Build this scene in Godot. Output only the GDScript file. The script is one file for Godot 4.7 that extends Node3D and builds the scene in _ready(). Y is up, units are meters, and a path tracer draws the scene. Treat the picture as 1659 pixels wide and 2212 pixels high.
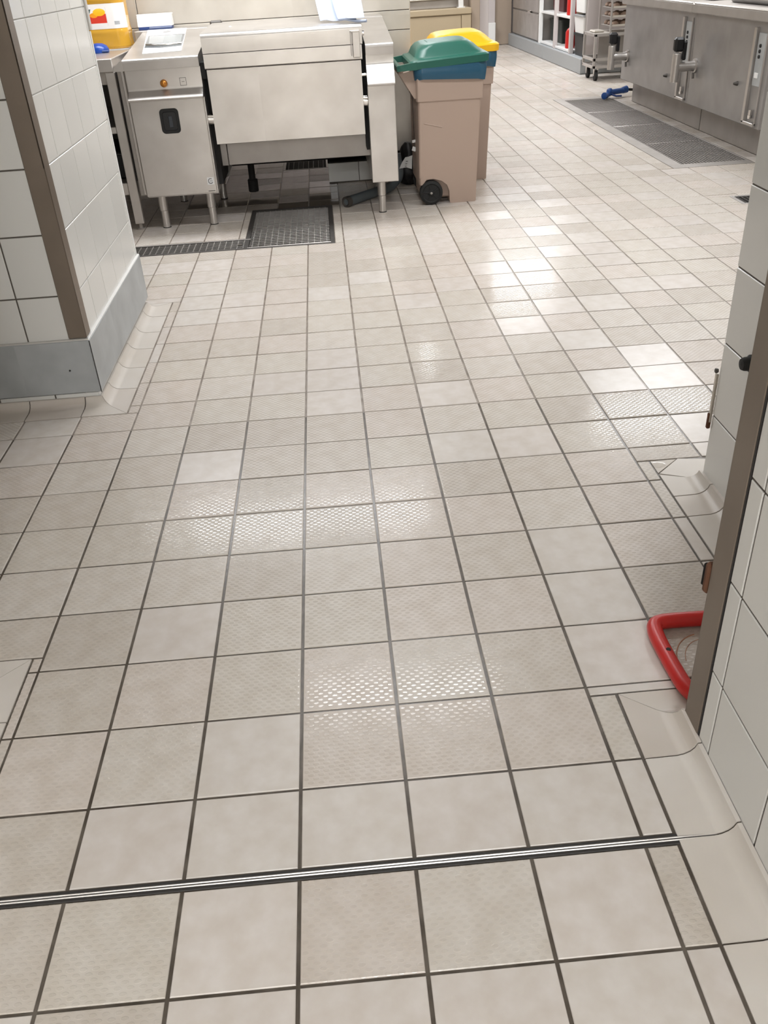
extends Node3D

const LIGHT_COLOR := Color(0.975, 0.985, 1.0)

func _ready() -> void:
	# camera, surroundings, exposure, lamps
	var cam := Camera3D.new()
	cam.name = "camera"
	cam.fov = 61.2336
	cam.near = 0.05; cam.far = 60.0
	cam.position = Vector3(0.15037, 1.31758, 1.31094)
	cam.rotation_order = EULER_ORDER_YXZ
	cam.rotation = Vector3(-0.568773, -0.03635, -0.0628646)
	add_child(cam)
	cam.current = true
	var env := Environment.new()
	env.background_mode = Environment.BG_COLOR
	env.background_color = Color(0.5, 0.5, 0.5)
	env.tonemap_mode = Environment.TONE_MAPPER_LINEAR
	env.tonemap_exposure = 1.7
	env.sdfgi_enabled = true; env.ssao_enabled = true; env.ssil_enabled = true
	var we := WorldEnvironment.new()
	we.name = "environment"; we.environment = env
	add_child(we)
	make_materials()
	lamp("long hanging light over the tilting pan", -0.3, -4.37, 2.0, 0.30, 3.0, 2.35)
	lamp("long ceiling light over the aisle beyond the doorway", 0.35, -2.75, 1.2, 0.30, 1.2)
	lamp("long ceiling light over the kettle grating", 3.2, -6.4, 1.2, 0.5, 3.6)
	lamp("long ceiling light over the aisle by the kerb", 2.6, -10.6, 1.2, 0.6, 5.0)
	lamp("long ceiling light over the far counter", 0.6, -8.2, 1.2, 0.30, 3.0)
	lamp("long ceiling light over the right side of the aisle", 2.6, -2.6, 1.2, 0.3, 2.2)
	lamp("long ceiling light by the far door", 1.5, -13.2, 1.2, 0.3, 3.2)
	lamp("long ceiling light in the passage behind the viewer", 0.35, 3.6, 0.9, 0.3, 4.8)
	lamp("long ceiling light at the rear end of the passage", 0.1, 6.0, 0.9, 0.3, 9.0)
	# structure
	build_floor(cam)
	build_walls()
	# objects
	build_floor_fittings()
	build_pan()
	build_pan_neighbours()
	wheel_bin("tan wheeled bin with a dark green lid and blue liner, nearest the pan column", M.green, 0.0, -4.485, 0.055)
	wheel_bin("tan wheeled bin with a yellow lid and blue liner behind the green-lidded one", M.yellow, 0.17, -5.095, 0.04)
	build_right_side()
	build_far()

# ---------------------------------------------------------------- mesh builder
class MB:
	var v := PackedVector3Array()
	var uvs := PackedVector2Array()

	func tri(a: Vector3, b: Vector3, c: Vector3) -> void:      # counter-clockwise seen from outside
		v.append(a); v.append(c); v.append(b)

	func quad(a: Vector3, b: Vector3, c: Vector3, d: Vector3) -> void:
		tri(a, b, c); tri(a, c, d)

	func solid(t: PackedVector3Array) -> MB:                   # closed shape: turned outside-out by its volume
		var vol := 0.0
		for i in range(0, t.size(), 3):
			vol += t[i].dot(t[i + 1].cross(t[i + 2]))
		for i in range(0, t.size(), 3):
			if vol >= 0.0: tri(t[i], t[i + 1], t[i + 2])
			else: tri(t[i], t[i + 2], t[i + 1])
		return self

	func box(c: Vector3, s: Vector3, b := 0.003, q := Basis()) -> MB:
		var h := s / 2.0
		b = minf(b, minf(h.x, minf(h.y, h.z)) * 0.9)
		var t := PackedVector3Array()
		var ax := [Vector3.RIGHT, Vector3.UP, Vector3.BACK]
		var hh := [h.x, h.y, h.z]
		for k in 3:
			var k1 := (k + 1) % 3
			var k2 := (k + 2) % 3
			for sg in [-1.0, 1.0]:
				var o: Vector3 = ax[k] * hh[k] * sg
				var a: Vector3 = ax[k1] * (hh[k1] - b)
				var d: Vector3 = ax[k2] * (hh[k2] - b)
				_q(t, c, q, o - a - d, o + a - d, o + a + d, o - a + d, o)
			for s1 in [-1.0, 1.0]:
				for s2 in [-1.0, 1.0]:
					if b <= 0.0: continue
					var l: Vector3 = ax[k] * (hh[k] - b)
					var p1: Vector3 = ax[k1] * hh[k1] * s1 + ax[k2] * (hh[k2] - b) * s2
					var p2: Vector3 = ax[k1] * (hh[k1] - b) * s1 + ax[k2] * hh[k2] * s2
					_q(t, c, q, p1 - l, p1 + l, p2 + l, p2 - l, p1 + p2)
		if b > 0.0:
			for sx in [-1.0, 1.0]:
				for sy in [-1.0, 1.0]:
					for sz in [-1.0, 1.0]:
						var A := Vector3(h.x * sx, (h.y - b) * sy, (h.z - b) * sz)
						var B := Vector3((h.x - b) * sx, h.y * sy, (h.z - b) * sz)
						var C := Vector3((h.x - b) * sx, (h.y - b) * sy, h.z * sz)
						if (B - A).cross(C - A).dot(A) < 0.0:
							var w := B; B = C; C = w
						tri(c + q * A, c + q * B, c + q * C)
		for i in range(0, t.size(), 3): tri(t[i], t[i + 1], t[i + 2])
		return self

	func _q(t: PackedVector3Array, c: Vector3, q: Basis, p0: Vector3, p1: Vector3, p2: Vector3, p3: Vector3, o: Vector3) -> void:
		if (p1 - p0).cross(p2 - p0).dot(o) < 0.0:
			var w := p1; p1 = p3; p3 = w
		for p in [p0, p1, p2, p0, p2, p3]: t.append(c + q * p)

	func span(a: Vector3, b: Vector3, bev := 0.003) -> MB:     # box between two corners
		return box((a + b) / 2.0, (b - a).abs(), bev)

	func loft(rings: Array, cap := true) -> MB:                # closed rings of equal count
		var t := PackedVector3Array()
		var n: int = rings[0].size()
		for k in rings.size() - 1:
			var r: PackedVector3Array = rings[k]
			var s: PackedVector3Array = rings[k + 1]
			for i in n:
				var j := (i + 1) % n
				for p in [r[i], r[j], s[j], r[i], s[j], s[i]]: t.append(p)
		if cap:
			for e in 2:
				var r: PackedVector3Array = rings[0] if e == 0 else rings[-1]
				var m := Vector3.ZERO
				for p in r: m += p
				m /= n
				for i in n:
					var j := (i + 1) % n
					if e == 0: t.append(m); t.append(r[j]); t.append(r[i])
					else: t.append(m); t.append(r[i]); t.append(r[j])
		return solid(t)

	func cyl(p0: Vector3, p1: Vector3, r0: float, r1 := -1.0, seg := 16, bev := 0.0) -> MB:
		if r1 < 0.0: r1 = r0
		var d := (p1 - p0).normalized()
		if bev <= 0.0: return loft([ring(p0, d, r0, seg), ring(p1, d, r1, seg)])
		return loft([ring(p0, d, r0 - bev, seg), ring(p0 + d * bev, d, r0, seg), ring(p1 - d * bev, d, r1, seg), ring(p1, d, r1 - bev, seg)])

	func ring(c: Vector3, d: Vector3, r: float, seg: int) -> PackedVector3Array:
		var a := d.cross(Vector3.UP if absf(d.y) < 0.9 else Vector3.RIGHT).normalized()
		var b := d.cross(a)
		var o := PackedVector3Array()
		for i in seg:
			var f := TAU * i / seg
			o.append(c + (a * cos(f) + b * sin(f)) * r)
		return o

	func lathe(c: Vector3, d: Vector3, prof: Array, seg := 24) -> MB:   # prof: [along, radius]
		var rs := []
		for p in prof: rs.append(ring(c + d * p[0], d, maxf(p[1], 0.0002), seg))
		return loft(rs)

	func tube(pts: Array, r: float, seg := 10) -> MB:
		var rs := []
		var a := Vector3.ZERO
		for i in pts.size():
			var d: Vector3 = (pts[mini(i + 1, pts.size() - 1)] - pts[maxi(i - 1, 0)]).normalized()
			if a == Vector3.ZERO: a = d.cross(Vector3.UP if absf(d.y) < 0.9 else Vector3.RIGHT).normalized()
			a = (a - d * a.dot(d)).normalized()
			var b := d.cross(a)
			var o := PackedVector3Array()
			for k in seg:
				var f := TAU * k / seg
				o.append(pts[i] + (a * cos(f) + b * sin(f)) * r)
			rs.append(o)
		return loft(rs)

	func prism(poly: PackedVector2Array, o: Vector3, ux: Vector3, uy: Vector3, dep: Vector3) -> MB:
		var t := PackedVector3Array()
		var n := poly.size()
		var p := PackedVector3Array()
		for q in poly: p.append(o + ux * q.x + uy * q.y)
		for i in n:
			var j := (i + 1) % n
			for w in [p[i], p[j], p[j] + dep, p[i], p[j] + dep, p[i] + dep]: t.append(w)
		var id := Geometry2D.triangulate_polygon(poly)
		var cw := Geometry2D.is_polygon_clockwise(poly)
		for i in range(0, id.size(), 3):
			var a := id[i]; var b := id[i + 1]; var c := id[i + 2]
			var s := (poly[b] - poly[a]).cross(poly[c] - poly[a])
			if (s > 0.0) == cw:
				var w := b; b = c; c = w
			t.append(p[a]); t.append(p[c]); t.append(p[b])
			t.append(p[a] + dep); t.append(p[b] + dep); t.append(p[c] + dep)
		return solid(t)

	func sheet(g: Array, th := 0.0) -> MB:                     # grid of rows of points; th > 0 gives it thickness
		var R := g.size()
		var C: int = g[0].size()
		var nn := []
		for i in R:
			var row := []
			for j in C:
				var du: Vector3 = g[i][mini(j + 1, C - 1)] - g[i][maxi(j - 1, 0)]
				var dv: Vector3 = g[mini(i + 1, R - 1)][j] - g[maxi(i - 1, 0)][j]
				row.append(du.cross(dv).normalized() * th)
			nn.append(row)
		var t := PackedVector3Array()
		for i in R - 1:
			for j in C - 1:
				var a: Vector3 = g[i][j]; var b: Vector3 = g[i][j + 1]; var c: Vector3 = g[i + 1][j + 1]; var d: Vector3 = g[i + 1][j]
				for w in [a, b, c, a, c, d]: t.append(w)
				if th > 0.0:
					a += nn[i][j]; b += nn[i][j + 1]; c += nn[i + 1][j + 1]; d += nn[i + 1][j]
					for w in [a, c, b, a, d, c]: t.append(w)
		if th > 0.0:
			var e := []
			for j in C: e.append([0, j])
			for i in range(1, R): e.append([i, C - 1])
			for j in range(C - 2, -1, -1): e.append([R - 1, j])
			for i in range(R - 2, 0, -1): e.append([i, 0])
			for k in e.size():
				var m: Array = e[k]; var n: Array = e[(k + 1) % e.size()]
				var a: Vector3 = g[m[0]][m[1]]; var b: Vector3 = g[n[0]][n[1]]
				var c: Vector3 = b + nn[n[0]][n[1]]; var d: Vector3 = a + nn[m[0]][m[1]]
				for w in [a, d, c, a, c, b]: t.append(w)
			return solid(t)
		for i in range(0, t.size(), 3): tri(t[i], t[i + 1], t[i + 2])
		return self

	func moved(tf: Transform3D) -> MB:
		for i in v.size(): v[i] = tf * v[i]
		return self

	func mesh(m: Material, smooth := 0.0) -> ArrayMesh:
		var nr := PackedVector3Array(); nr.resize(v.size())
		var uv := PackedVector2Array(); uv.resize(v.size())
		var fn := PackedVector3Array(); fn.resize(v.size() / 3)
		for i in range(0, v.size(), 3):
			var n := (v[i + 2] - v[i]).cross(v[i + 1] - v[i])
			fn[i / 3] = n
			n = n.normalized()
			for k in 3:
				nr[i + k] = n
				var p := v[i + k]
				if absf(n.y) > 0.7: uv[i + k] = Vector2(p.x, p.z)
				elif absf(n.x) > 0.7: uv[i + k] = Vector2(p.z, -p.y)
				else: uv[i + k] = Vector2(p.x, -p.y)
		if uvs.size() == v.size(): uv = uvs
		if smooth > 0.0:
			var at := {}
			for i in v.size():
				var key := Vector3i((v[i] * 20000.0).round())
				if not at.has(key): at[key] = PackedInt32Array()
				at[key].append(i / 3)
			var cs := cos(deg_to_rad(smooth))
			for i in v.size():
				var key := Vector3i((v[i] * 20000.0).round())
				var own := nr[i]
				var me := fn[i / 3].normalized()
				var s := Vector3.ZERO
				for f in at[key]:
					if fn[f].normalized().dot(me) > cs: s += fn[f]
				nr[i] = s.normalized() if s.length_squared() > 0.0 else own
		var arr := []
		arr.resize(Mesh.ARRAY_MAX)
		arr[Mesh.ARRAY_VERTEX] = v; arr[Mesh.ARRAY_NORMAL] = nr; arr[Mesh.ARRAY_TEX_UV] = uv
		var am := ArrayMesh.new()
		am.add_surface_from_arrays(Mesh.PRIMITIVE_TRIANGLES, arr)
		if m: am.surface_set_material(0, m)
		return am

var M := {}
var rng := RandomNumberGenerator.new()

func mb() -> MB: return MB.new()

func numbered(called: String, parent: Node = self) -> String:
	if not parent.has_node(called): return called
	var k := 1
	while parent.has_node("%s_%03d" % [called, k]): k += 1
	return "%s_%03d" % [called, k]

var used := {}
func fresh(called: String, parent: Node) -> String:
	var key := str(parent.get_instance_id()) + called
	var k: int = used.get(key, 0)
	used[key] = k + 1
	return called if k == 0 else "%s_%03d" % [called, k]

func obj(called: String, m: MB, mat: Material, parent: Node = self, smooth := 35.0) -> MeshInstance3D:
	var o := MeshInstance3D.new()
	o.name = fresh(called, parent)
	if parent != self and parent is Node3D: m.moved(Transform3D(Basis(), -world_at(parent)))
	o.mesh = m.mesh(mat, smooth)
	parent.add_child(o, true)
	return o

func world_at(p: Node) -> Vector3:                              # parts are written in scene coordinates; things are only moved, never turned
	var s := Vector3.ZERO
	while p != self and p is Node3D:
		s += p.position
		p = p.get_parent()
	return s

func put(called: String, mesh: Mesh, mat: Material, tf: Transform3D, parent: Node) -> MeshInstance3D:
	var o := MeshInstance3D.new()
	o.name = fresh(called, parent)
	o.mesh = mesh
	if mat: o.material_override = mat
	o.transform = Transform3D(tf.basis, tf.origin - world_at(parent))
	parent.add_child(o, true)
	return o

func thing(called: String, label: String, category: String, at := Vector3.ZERO, group := "") -> Node3D:
	var o := Node3D.new()
	o.name = fresh(called, self)
	o.position = at
	add_child(o)
	return tag(o, label, category, group)

func tag(o: Node3D, label: String, category: String, group := "") -> Node3D:
	o.set_meta("label", label); o.set_meta("category", category)
	if group: o.set_meta("group", group)
	return o

func setting(called: String, label: String, category: String) -> Node3D:
	var o := thing(called, label, category)
	o.set_meta("kind", "structure")
	return o

func copy(o: Node3D, base: String, at: Vector3, label: String) -> Node3D:
	var c: Node3D = o.duplicate()
	c.name = fresh(base, self)
	c.position = at
	add_child(c, true)
	c.set_meta("label", label)
	return c

# ---------------------------------------------------------------- materials
func mat(c: Color, rough := 0.5, metal := 0.0) -> StandardMaterial3D:
	var m := StandardMaterial3D.new()
	m.albedo_color = c; m.roughness = rough; m.metallic = metal
	return m

func rgb8(r: int, g: int, b: int) -> Color: return Color(r / 255.0, g / 255.0, b / 255.0)

func noise_tex(sd: int, freq: float, lo: Color, hi: Color, size := 256, sx := 1.0, sy := 1.0, oct := 4) -> ImageTexture:
	var f := FastNoiseLite.new()
	f.seed = sd; f.frequency = freq; f.noise_type = FastNoiseLite.TYPE_SIMPLEX_SMOOTH
	f.fractal_octaves = oct
	var im := Image.create(size, size, false, Image.FORMAT_RGB8)
	for y in size:
		for x in size:
			var t := clampf(f.get_noise_2d(x * sx, y * sy) * 0.9 + 0.5, 0.0, 1.0)
			im.set_pixel(x, y, lo.lerp(hi, t))
	return ImageTexture.create_from_image(im)

func emboss_tex() -> ImageTexture:                              # anti-slip relief of a floor tile: staggered rows of short raised dashes
	var n := 512
	var im := Image.create(n, n, false, Image.FORMAT_RGB8)
	var f := FastNoiseLite.new(); f.seed = 5; f.frequency = 0.09
	var rows := 22
	var cols := 10
	for y in n:
		var ry := float(y) / n * rows
		var r := int(ry)
		var dy := (ry - r - 0.5) / 0.42
		for x in n:
			var rx := float(x) / n * cols + (0.5 if r % 2 else 0.0)
			var dx := (rx - floorf(rx) - 0.5) / 0.34
			var h := clampf(1.0 - dx * dx - dy * dy, 0.0, 1.0)
			h = smoothstep(0.0, 0.45, h)
			var edge := minf(minf(x, n - x), minf(y, n - y)) / float(n)
			h *= clampf((edge - 0.02) * 40.0, 0.0, 1.0)
			h = 0.10 + 0.8 * h + 0.05 * f.get_noise_2d(x, y)
			im.set_pixel(x, y, Color(h, h, h))
	return ImageTexture.create_from_image(im)

func make_materials() -> void:
	var emb := emboss_tex()
	var eim: Image = emb.get_image()
	var rim_ := Image.create(512, 512, false, Image.FORMAT_RGB8)
	for y in 512:
		for x in 512:
			var r := lerpf(0.38, 0.13, clampf((eim.get_pixel(x, y).r - 0.12) / 0.75, 0.0, 1.0))
			rim_.set_pixel(x, y, Color(r, r, r))
	var emb_rough := ImageTexture.create_from_image(rim_)
	var fine := noise_tex(31, 0.16, Color(0.42, 0.42, 0.42), Color(0.58, 0.58, 0.58), 256)
	var dirt := []
	for k in 3: dirt.append(noise_tex(40 + k, 0.011, Color(0.955, 0.945, 0.93), Color(1, 1, 1), 256))
	M.tile = []
	var tones := [rgb8(203, 196, 187), rgb8(205, 198, 190), rgb8(199, 191, 182), rgb8(204, 195, 187), rgb8(194, 186, 177), rgb8(206, 197, 189)]
	for k in 6:
		var m := mat(tones[k], 1.0)
		m.albedo_texture = dirt[k % 3]
		m.heightmap_enabled = true; m.heightmap_texture = emb; m.heightmap_scale = 0.034; m.roughness_texture = emb_rough
		m.resource_name = "embossed floor tile"
		M.tile.append(m)
	M.smooth = []
	var st := [rgb8(211, 205, 199), rgb8(209, 202, 196), rgb8(213, 206, 200)]
	for k in 3:
		var m := mat(st[k], 0.27)
		m.albedo_texture = dirt[k]
		m.heightmap_enabled = true; m.heightmap_texture = fine; m.heightmap_scale = 0.006
		M.smooth.append(m)
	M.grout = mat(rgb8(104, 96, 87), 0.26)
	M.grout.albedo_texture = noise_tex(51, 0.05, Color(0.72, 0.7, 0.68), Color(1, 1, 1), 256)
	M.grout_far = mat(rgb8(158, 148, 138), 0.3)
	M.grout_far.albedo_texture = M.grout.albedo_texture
	M.cove = []
	for k in 3:
		var m := mat([rgb8(208, 201, 193), rgb8(210, 204, 197), rgb8(205, 197, 189)][k], 0.34)
		m.albedo_texture = dirt[k]
		M.cove.append(m)
	M.wtile = []
	for k in 3: M.wtile.append(mat([rgb8(222, 221, 217), rgb8(219, 218, 214), rgb8(224, 223, 219)][k], 0.2))
	M.wgrout = mat(rgb8(92, 86, 79), 0.8)
	M.wgrout_white = mat(rgb8(196, 193, 188), 0.7)
	M.paint = mat(rgb8(212, 208, 200), 0.8)
	M.ceil = mat(rgb8(232, 230, 225), 0.9)
	M.sealant = mat(rgb8(46, 43, 41), 0.6)
	var smear := noise_tex(62, 0.012, Color(0.93, 0.925, 0.92), Color(1, 1, 1), 256)
	M.steel = mat(rgb8(203, 199, 195), 0.33, 0.8)
	M.steel.albedo_texture = smear
	M.steel_dull = mat(rgb8(176, 171, 166), 0.48, 0.6)
	M.steel_dull.albedo_texture = smear
	M.steel_dark = mat(rgb8(104, 101, 98), 0.5, 0.8)
	M.steel_dark.albedo_texture = smear
	M.panel = mat(rgb8(206, 200, 190), 0.42, 0.55)
	M.panel.albedo_texture = smear
	M.chrome = mat(rgb8(225, 222, 218), 0.14, 1.0)
	M.guard = mat(rgb8(136, 124, 112), 0.42, 0.6)
	M.guard.albedo_texture = smear
	M.skirt = mat(rgb8(184, 188, 190), 0.4, 0.3)
	M.skirt.albedo_texture = noise_tex(63, 0.02, Color(0.92, 0.92, 0.92), Color(1, 1, 1), 256)
	M.black = mat(rgb8(14, 14, 16), 0.45)
	M.rubber = mat(rgb8(24, 24, 24), 0.7)
	M.dark = mat(rgb8(30, 28, 27), 0.8)
	M.red = mat(rgb8(196, 38, 34), 0.3)
	M.tan = mat(rgb8(178, 157, 143), 0.5)
	M.green = mat(rgb8(30, 94, 80), 0.36)
	M.yellow = mat(rgb8(250, 190, 18), 0.4)
	M.bag = mat(rgb8(32, 82, 108), 0.3)
	M.white = mat(rgb8(236, 236, 234), 0.4)
	M.film = mat(rgb8(170, 181, 203), 0.4)
	M.navy = mat(rgb8(38, 62, 118), 0.4)
	M.blue = mat(rgb8(18, 66, 130), 0.4)
	M.blueplastic = mat(rgb8(24, 66, 150), 0.3)
	M.brass = mat(rgb8(196, 132, 62), 0.25, 0.8)
	M.greyprint = mat(rgb8(150, 150, 150), 0.5)
	M.screen = mat(rgb8(150, 155, 156), 0.2)
	M.screen_frame = mat(rgb8(132, 136, 138), 0.25, 0.3)
	M.pipe = mat(rgb8(92, 100, 104), 0.5)
	M.rust = mat(rgb8(96, 62, 42), 0.85)
	M.oil = mat(Color(rgb8(238, 176, 32), 0.25), 0.08)
	M.oil = mat(rgb8(216, 164, 58), 0.1)
	M.oil.backlight_enabled = true; M.oil.backlight = rgb8(110, 84, 20)
	M.beige = mat(rgb8(190, 173, 145), 0.4, 0.25)
	M.lilac = mat(rgb8(198, 190, 188), 0.6)
	M.door_brown = mat(rgb8(164, 148, 132), 0.55)
	M.maroon = mat(rgb8(84, 30, 34), 0.55)
	M.green_dark = mat(rgb8(40, 46, 42), 0.6)
	M.bread = mat(rgb8(128, 106, 90), 0.8)
	M.kerb = mat(rgb8(170, 174, 176), 0.45, 0.2)
	M.lamp = mat(rgb8(250, 250, 248), 0.5)
	M.lamp.emission_enabled = true; M.lamp.emission = Color(1, 0.97, 0.92); M.lamp.emission_energy_multiplier = 1.6
	M.kettle = mat(rgb8(166, 164, 163), 0.42, 0.65)
	M.kettle.albedo_texture = smear
	M.wet = mat(rgb8(150, 140, 130), 0.07)
	M.wet.albedo_texture = dirt[1]

# ---------------------------------------------------------------- tiles
var slabs := {}
func slab(w: float, h: float, t := 0.008, b := 0.0012) -> ArrayMesh:   # tile lying in its own x-y plane, face at z = 0, uv 1 = 20 cm
	var key := Vector4i(roundi(w * 1000), roundi(h * 1000), roundi(t * 10000), roundi(b * 100000))
	if slabs.has(key): return slabs[key]
	var m := slab_mb(w, h, t, b)
	slabs[key] = m.mesh(null, 0.0)
	return slabs[key]

func slab_mb(w: float, h: float, t: float, b: float) -> MB:
	var m := mb()
	var x := w / 2; var y := h / 2
	var lo := [Vector3(-x, -y, -b), Vector3(x, -y, -b), Vector3(x, y, -b), Vector3(-x, y, -b)]
	var hi := [Vector3(-x + b, -y + b, 0), Vector3(x - b, -y + b, 0), Vector3(x - b, y - b, 0), Vector3(-x + b, y - b, 0)]
	m.quad(hi[0], hi[1], hi[2], hi[3])
	var d := Vector3(0, 0, b - t)
	for i in 4:
		var j := (i + 1) % 4
		m.quad(lo[i], lo[j], hi[j], hi[i])
		m.quad(lo[i] + d, lo[j] + d, lo[j], lo[i])
	for p in m.v: m.uvs.append(Vector2(p.x / 0.2 + 0.5, p.y / 0.2 + 0.5))
	return m

func minus(rects: Array, o: Rect2) -> Array:
	var out := []
	for r: Rect2 in rects:
		if not r.intersects(o):
			out.append(r); continue
		var i := r.intersection(o)
		if i.size.x < 0.0005 or i.size.y < 0.0005:
			out.append(r); continue
		if i.position.y > r.position.y: out.append(Rect2(r.position, Vector2(r.size.x, i.position.y - r.position.y)))
		if i.end.y < r.end.y: out.append(Rect2(Vector2(r.position.x, i.end.y), Vector2(r.size.x, r.end.y - i.end.y)))
		if i.position.x > r.position.x: out.append(Rect2(Vector2(r.position.x, i.position.y), Vector2(i.position.x - r.position.x, i.size.y)))
		if i.end.x < r.end.x: out.append(Rect2(Vector2(i.end.x, i.position.y), Vector2(r.end.x - i.end.x, i.size.y)))
	return out

func R(x0: float, x1: float, z0: float, z1: float) -> Rect2: return Rect2(x0, z0, x1 - x0, z1 - z0)

const FLOOR_B := Basis(Vector3(1, 0, 0), Vector3(0, 0, -1), Vector3(0, 1, 0))
var pits := []

func build_floor(cam: Camera3D) -> void:
	var fl := setting("floor", "beige ceramic tile floor with dark recessed joints running through the kitchen", "floor")
	pits = [R(-0.335, 0.125, -4.41, -3.585), R(-1.6, -0.345, -3.755, -3.58), R(-0.18, 0.13, -5.98, -5.67), R(2.59, 3.05, -8.20, -4.90), R(2.56, 2.78, -3.93, -3.77)]
	var blocked := [R(-1.79, -0.638, -2.735, -1.538), R(0.658, 5, 0.026, 9), R(1.039, 1.7, -0.913, 0.026), R(-5, -0.624, -0.248, 9),
		R(-0.63, 0.76, 0.371, 0.391), R(-0.36, 0.15, -4.45, -3.556), R(-1.62, -0.33, -3.775, -3.562), R(-0.2, 0.15, -6.0, -5.65), R(2.50, 3.07, -8.32, -4.79),
		R(3.18, 5, -7.89, -4.80), R(3.28, 5, -15, -10.2), R(2.54, 2.8, -3.95, -3.75)]
	# the screed and grout under the tiles, open where the drains are
	var bed := [R(-3.2, 4.3, -15.2, 7.3)]
	for p in pits: bed = minus(bed, p)
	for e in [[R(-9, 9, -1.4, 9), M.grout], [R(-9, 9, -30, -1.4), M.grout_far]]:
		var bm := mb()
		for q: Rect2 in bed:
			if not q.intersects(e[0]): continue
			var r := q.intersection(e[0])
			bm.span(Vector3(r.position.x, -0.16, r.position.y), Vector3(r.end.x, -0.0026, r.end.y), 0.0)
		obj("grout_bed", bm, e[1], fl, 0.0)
	# tiles on a 20 cm grid; rows by the doorway start again at the metal strip
	var xs := []
	for i in range(-16, 23): xs.append(i * 0.2)
	var zs := []
	for j in range(1, 77): zs.append(-j * 0.2)
	zs.reverse()
	for z in [0.0, 0.2, 0.381]: zs.append(z)
	for j in 34: zs.append(0.575 + j * 0.2)
	var pieces := []
	for j in zs.size() - 1:
		for i in xs.size() - 1:
			var rs := [R(xs[i], xs[i + 1], zs[j], zs[j + 1])]
			for o in blocked:
				if rs.size() and rs[0].grow(0.25).intersects(o): rs = minus(rs, o)
			for r: Rect2 in rs:
				if r.size.x < 0.02 or r.size.y < 0.02: continue
				var c := Vector3(r.get_center().x, 0, r.get_center().y)
				var q: Vector3 = cam.transform.affine_inverse() * c
				var near := 1e9
				if q.z < -0.1:
					var px := Vector2(829.5 + 1868.9 * q.x / -q.z, 1106 - 1868.9 * q.y / -q.z)
					if px.x > -160 and px.x < 1820 and px.y > -50 and px.y < 2450: near = -q.z
				if near < 1e8 and (c.x < -1.3 and c.z < -1.5 or c.x > 0.75 and c.z > 0.05): near = 1e9
				pieces.append([near, r])
	pieces.sort_custom(func(a, b): return a[0] < b[0])
	var far := {}
	rng.seed = 77
	for k in pieces.size():
		var r: Rect2 = pieces[k][1]
		var c := r.get_center()
		var x := c.x
		var worn := rng.randf() < 0.2
		var ci := Vector2i(floori(c.x / 0.2), floori(-c.y / 0.2))
		if c.y > 0.2 and ci.x == -1: worn = true                       # smooth tiles by the threshold, as seen
		if c.y > 0.2 and c.y < 0.575 and ci.x == 2: worn = true
		if c.y > 0.575: worn = ci.x != -2
		if ci in [Vector2i(6, 5), Vector2i(0, 5), Vector2i(1, 5), Vector2i(-1, 2)]: worn = ci.x == 6
		if ci.y in [3, 4] and ci.x >= -2 and ci.x <= 1: worn = false
		if ci.y == -1 and ci.x in [0, 1]: worn = false
		var mm: Material = M.smooth[rng.randi() % 3] if worn else M.tile[rng.randi() % 6]
		var wet: bool = c.x > -0.75 and c.x < 0.3 and c.y < -4.5 and c.y > -5.7 and rng.randf() < 0.8
		if wet: mm = M.wet
		var gap := 0.0068 if r.size.x > 0.05 else 0.005
		var me := slab(r.size.x - gap, r.size.y - 0.0058)
		var b := FLOOR_B.rotated(Vector3.RIGHT, rng.randfn() * (0.006 if wet else 0.0022)).rotated(Vector3.BACK, rng.randfn() * (0.006 if wet else 0.0022))
		var tf := Transform3D(b, Vector3(c.x, rng.randfn() * 0.00025, c.y))
		if k < 300 and pieces[k][0] < 1e8:
			put("tile", me, mm, tf, fl)
		else:
			if not far.has(mm): far[mm] = []
			far[mm].append([me, tf])
	var am := ArrayMesh.new()
	for mm in far:
		var st := SurfaceTool.new()
		st.begin(Mesh.PRIMITIVE_TRIANGLES)
		for e in far[mm]: st.append_from(e[0], 0, e[1])
		st.commit(am)
		am.surface_set_material(am.get_surface_count() - 1, mm)
	var o := MeshInstance3D.new()
	o.name = "distant_tiles"; o.mesh = am; o.set_meta("kind", "stuff")
	fl.add_child(o)
	# small corner tile left over by the clipped gully corner
	var tri_ := mb()
	tri_.prism(PackedVector2Array([Vector2(1.042, -0.909), Vector2(1.120, -0.909), Vector2(1.042, -0.838)]), Vector3(0, -0.008, 0), Vector3.RIGHT, Vector3.BACK, Vector3(0, 0.0078, 0))
	obj("tile", tri_, M.tile[0], fl, 0.0)

func wall_tiles(parent: Node, o: Vector3, u: Vector3, us: Array, vs: Array, joint := 0.004) -> void:
	var n := u.cross(Vector3.UP)
	var b := Basis(u, Vector3.UP, n)
	for i in us.size() - 1:
		for j in vs.size() - 1:
			var w: float = us[i + 1] - us[i] - joint
			var h: float = vs[j + 1] - vs[j] - joint
			if w < 0.008 or h < 0.008: continue
			var c: Vector3 = o + u * (us[i] + us[i + 1]) / 2.0 + Vector3.UP * (vs[j] + vs[j + 1]) / 2.0 + n * 0.004
			var q := b.rotated(Vector3.UP, rng.randfn() * 0.0012)
			put("wall_tile", slab(w, h, 0.006, 0.0015), M.wtile[rng.randi() % 3], Transform3D(q, c), parent)

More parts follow.
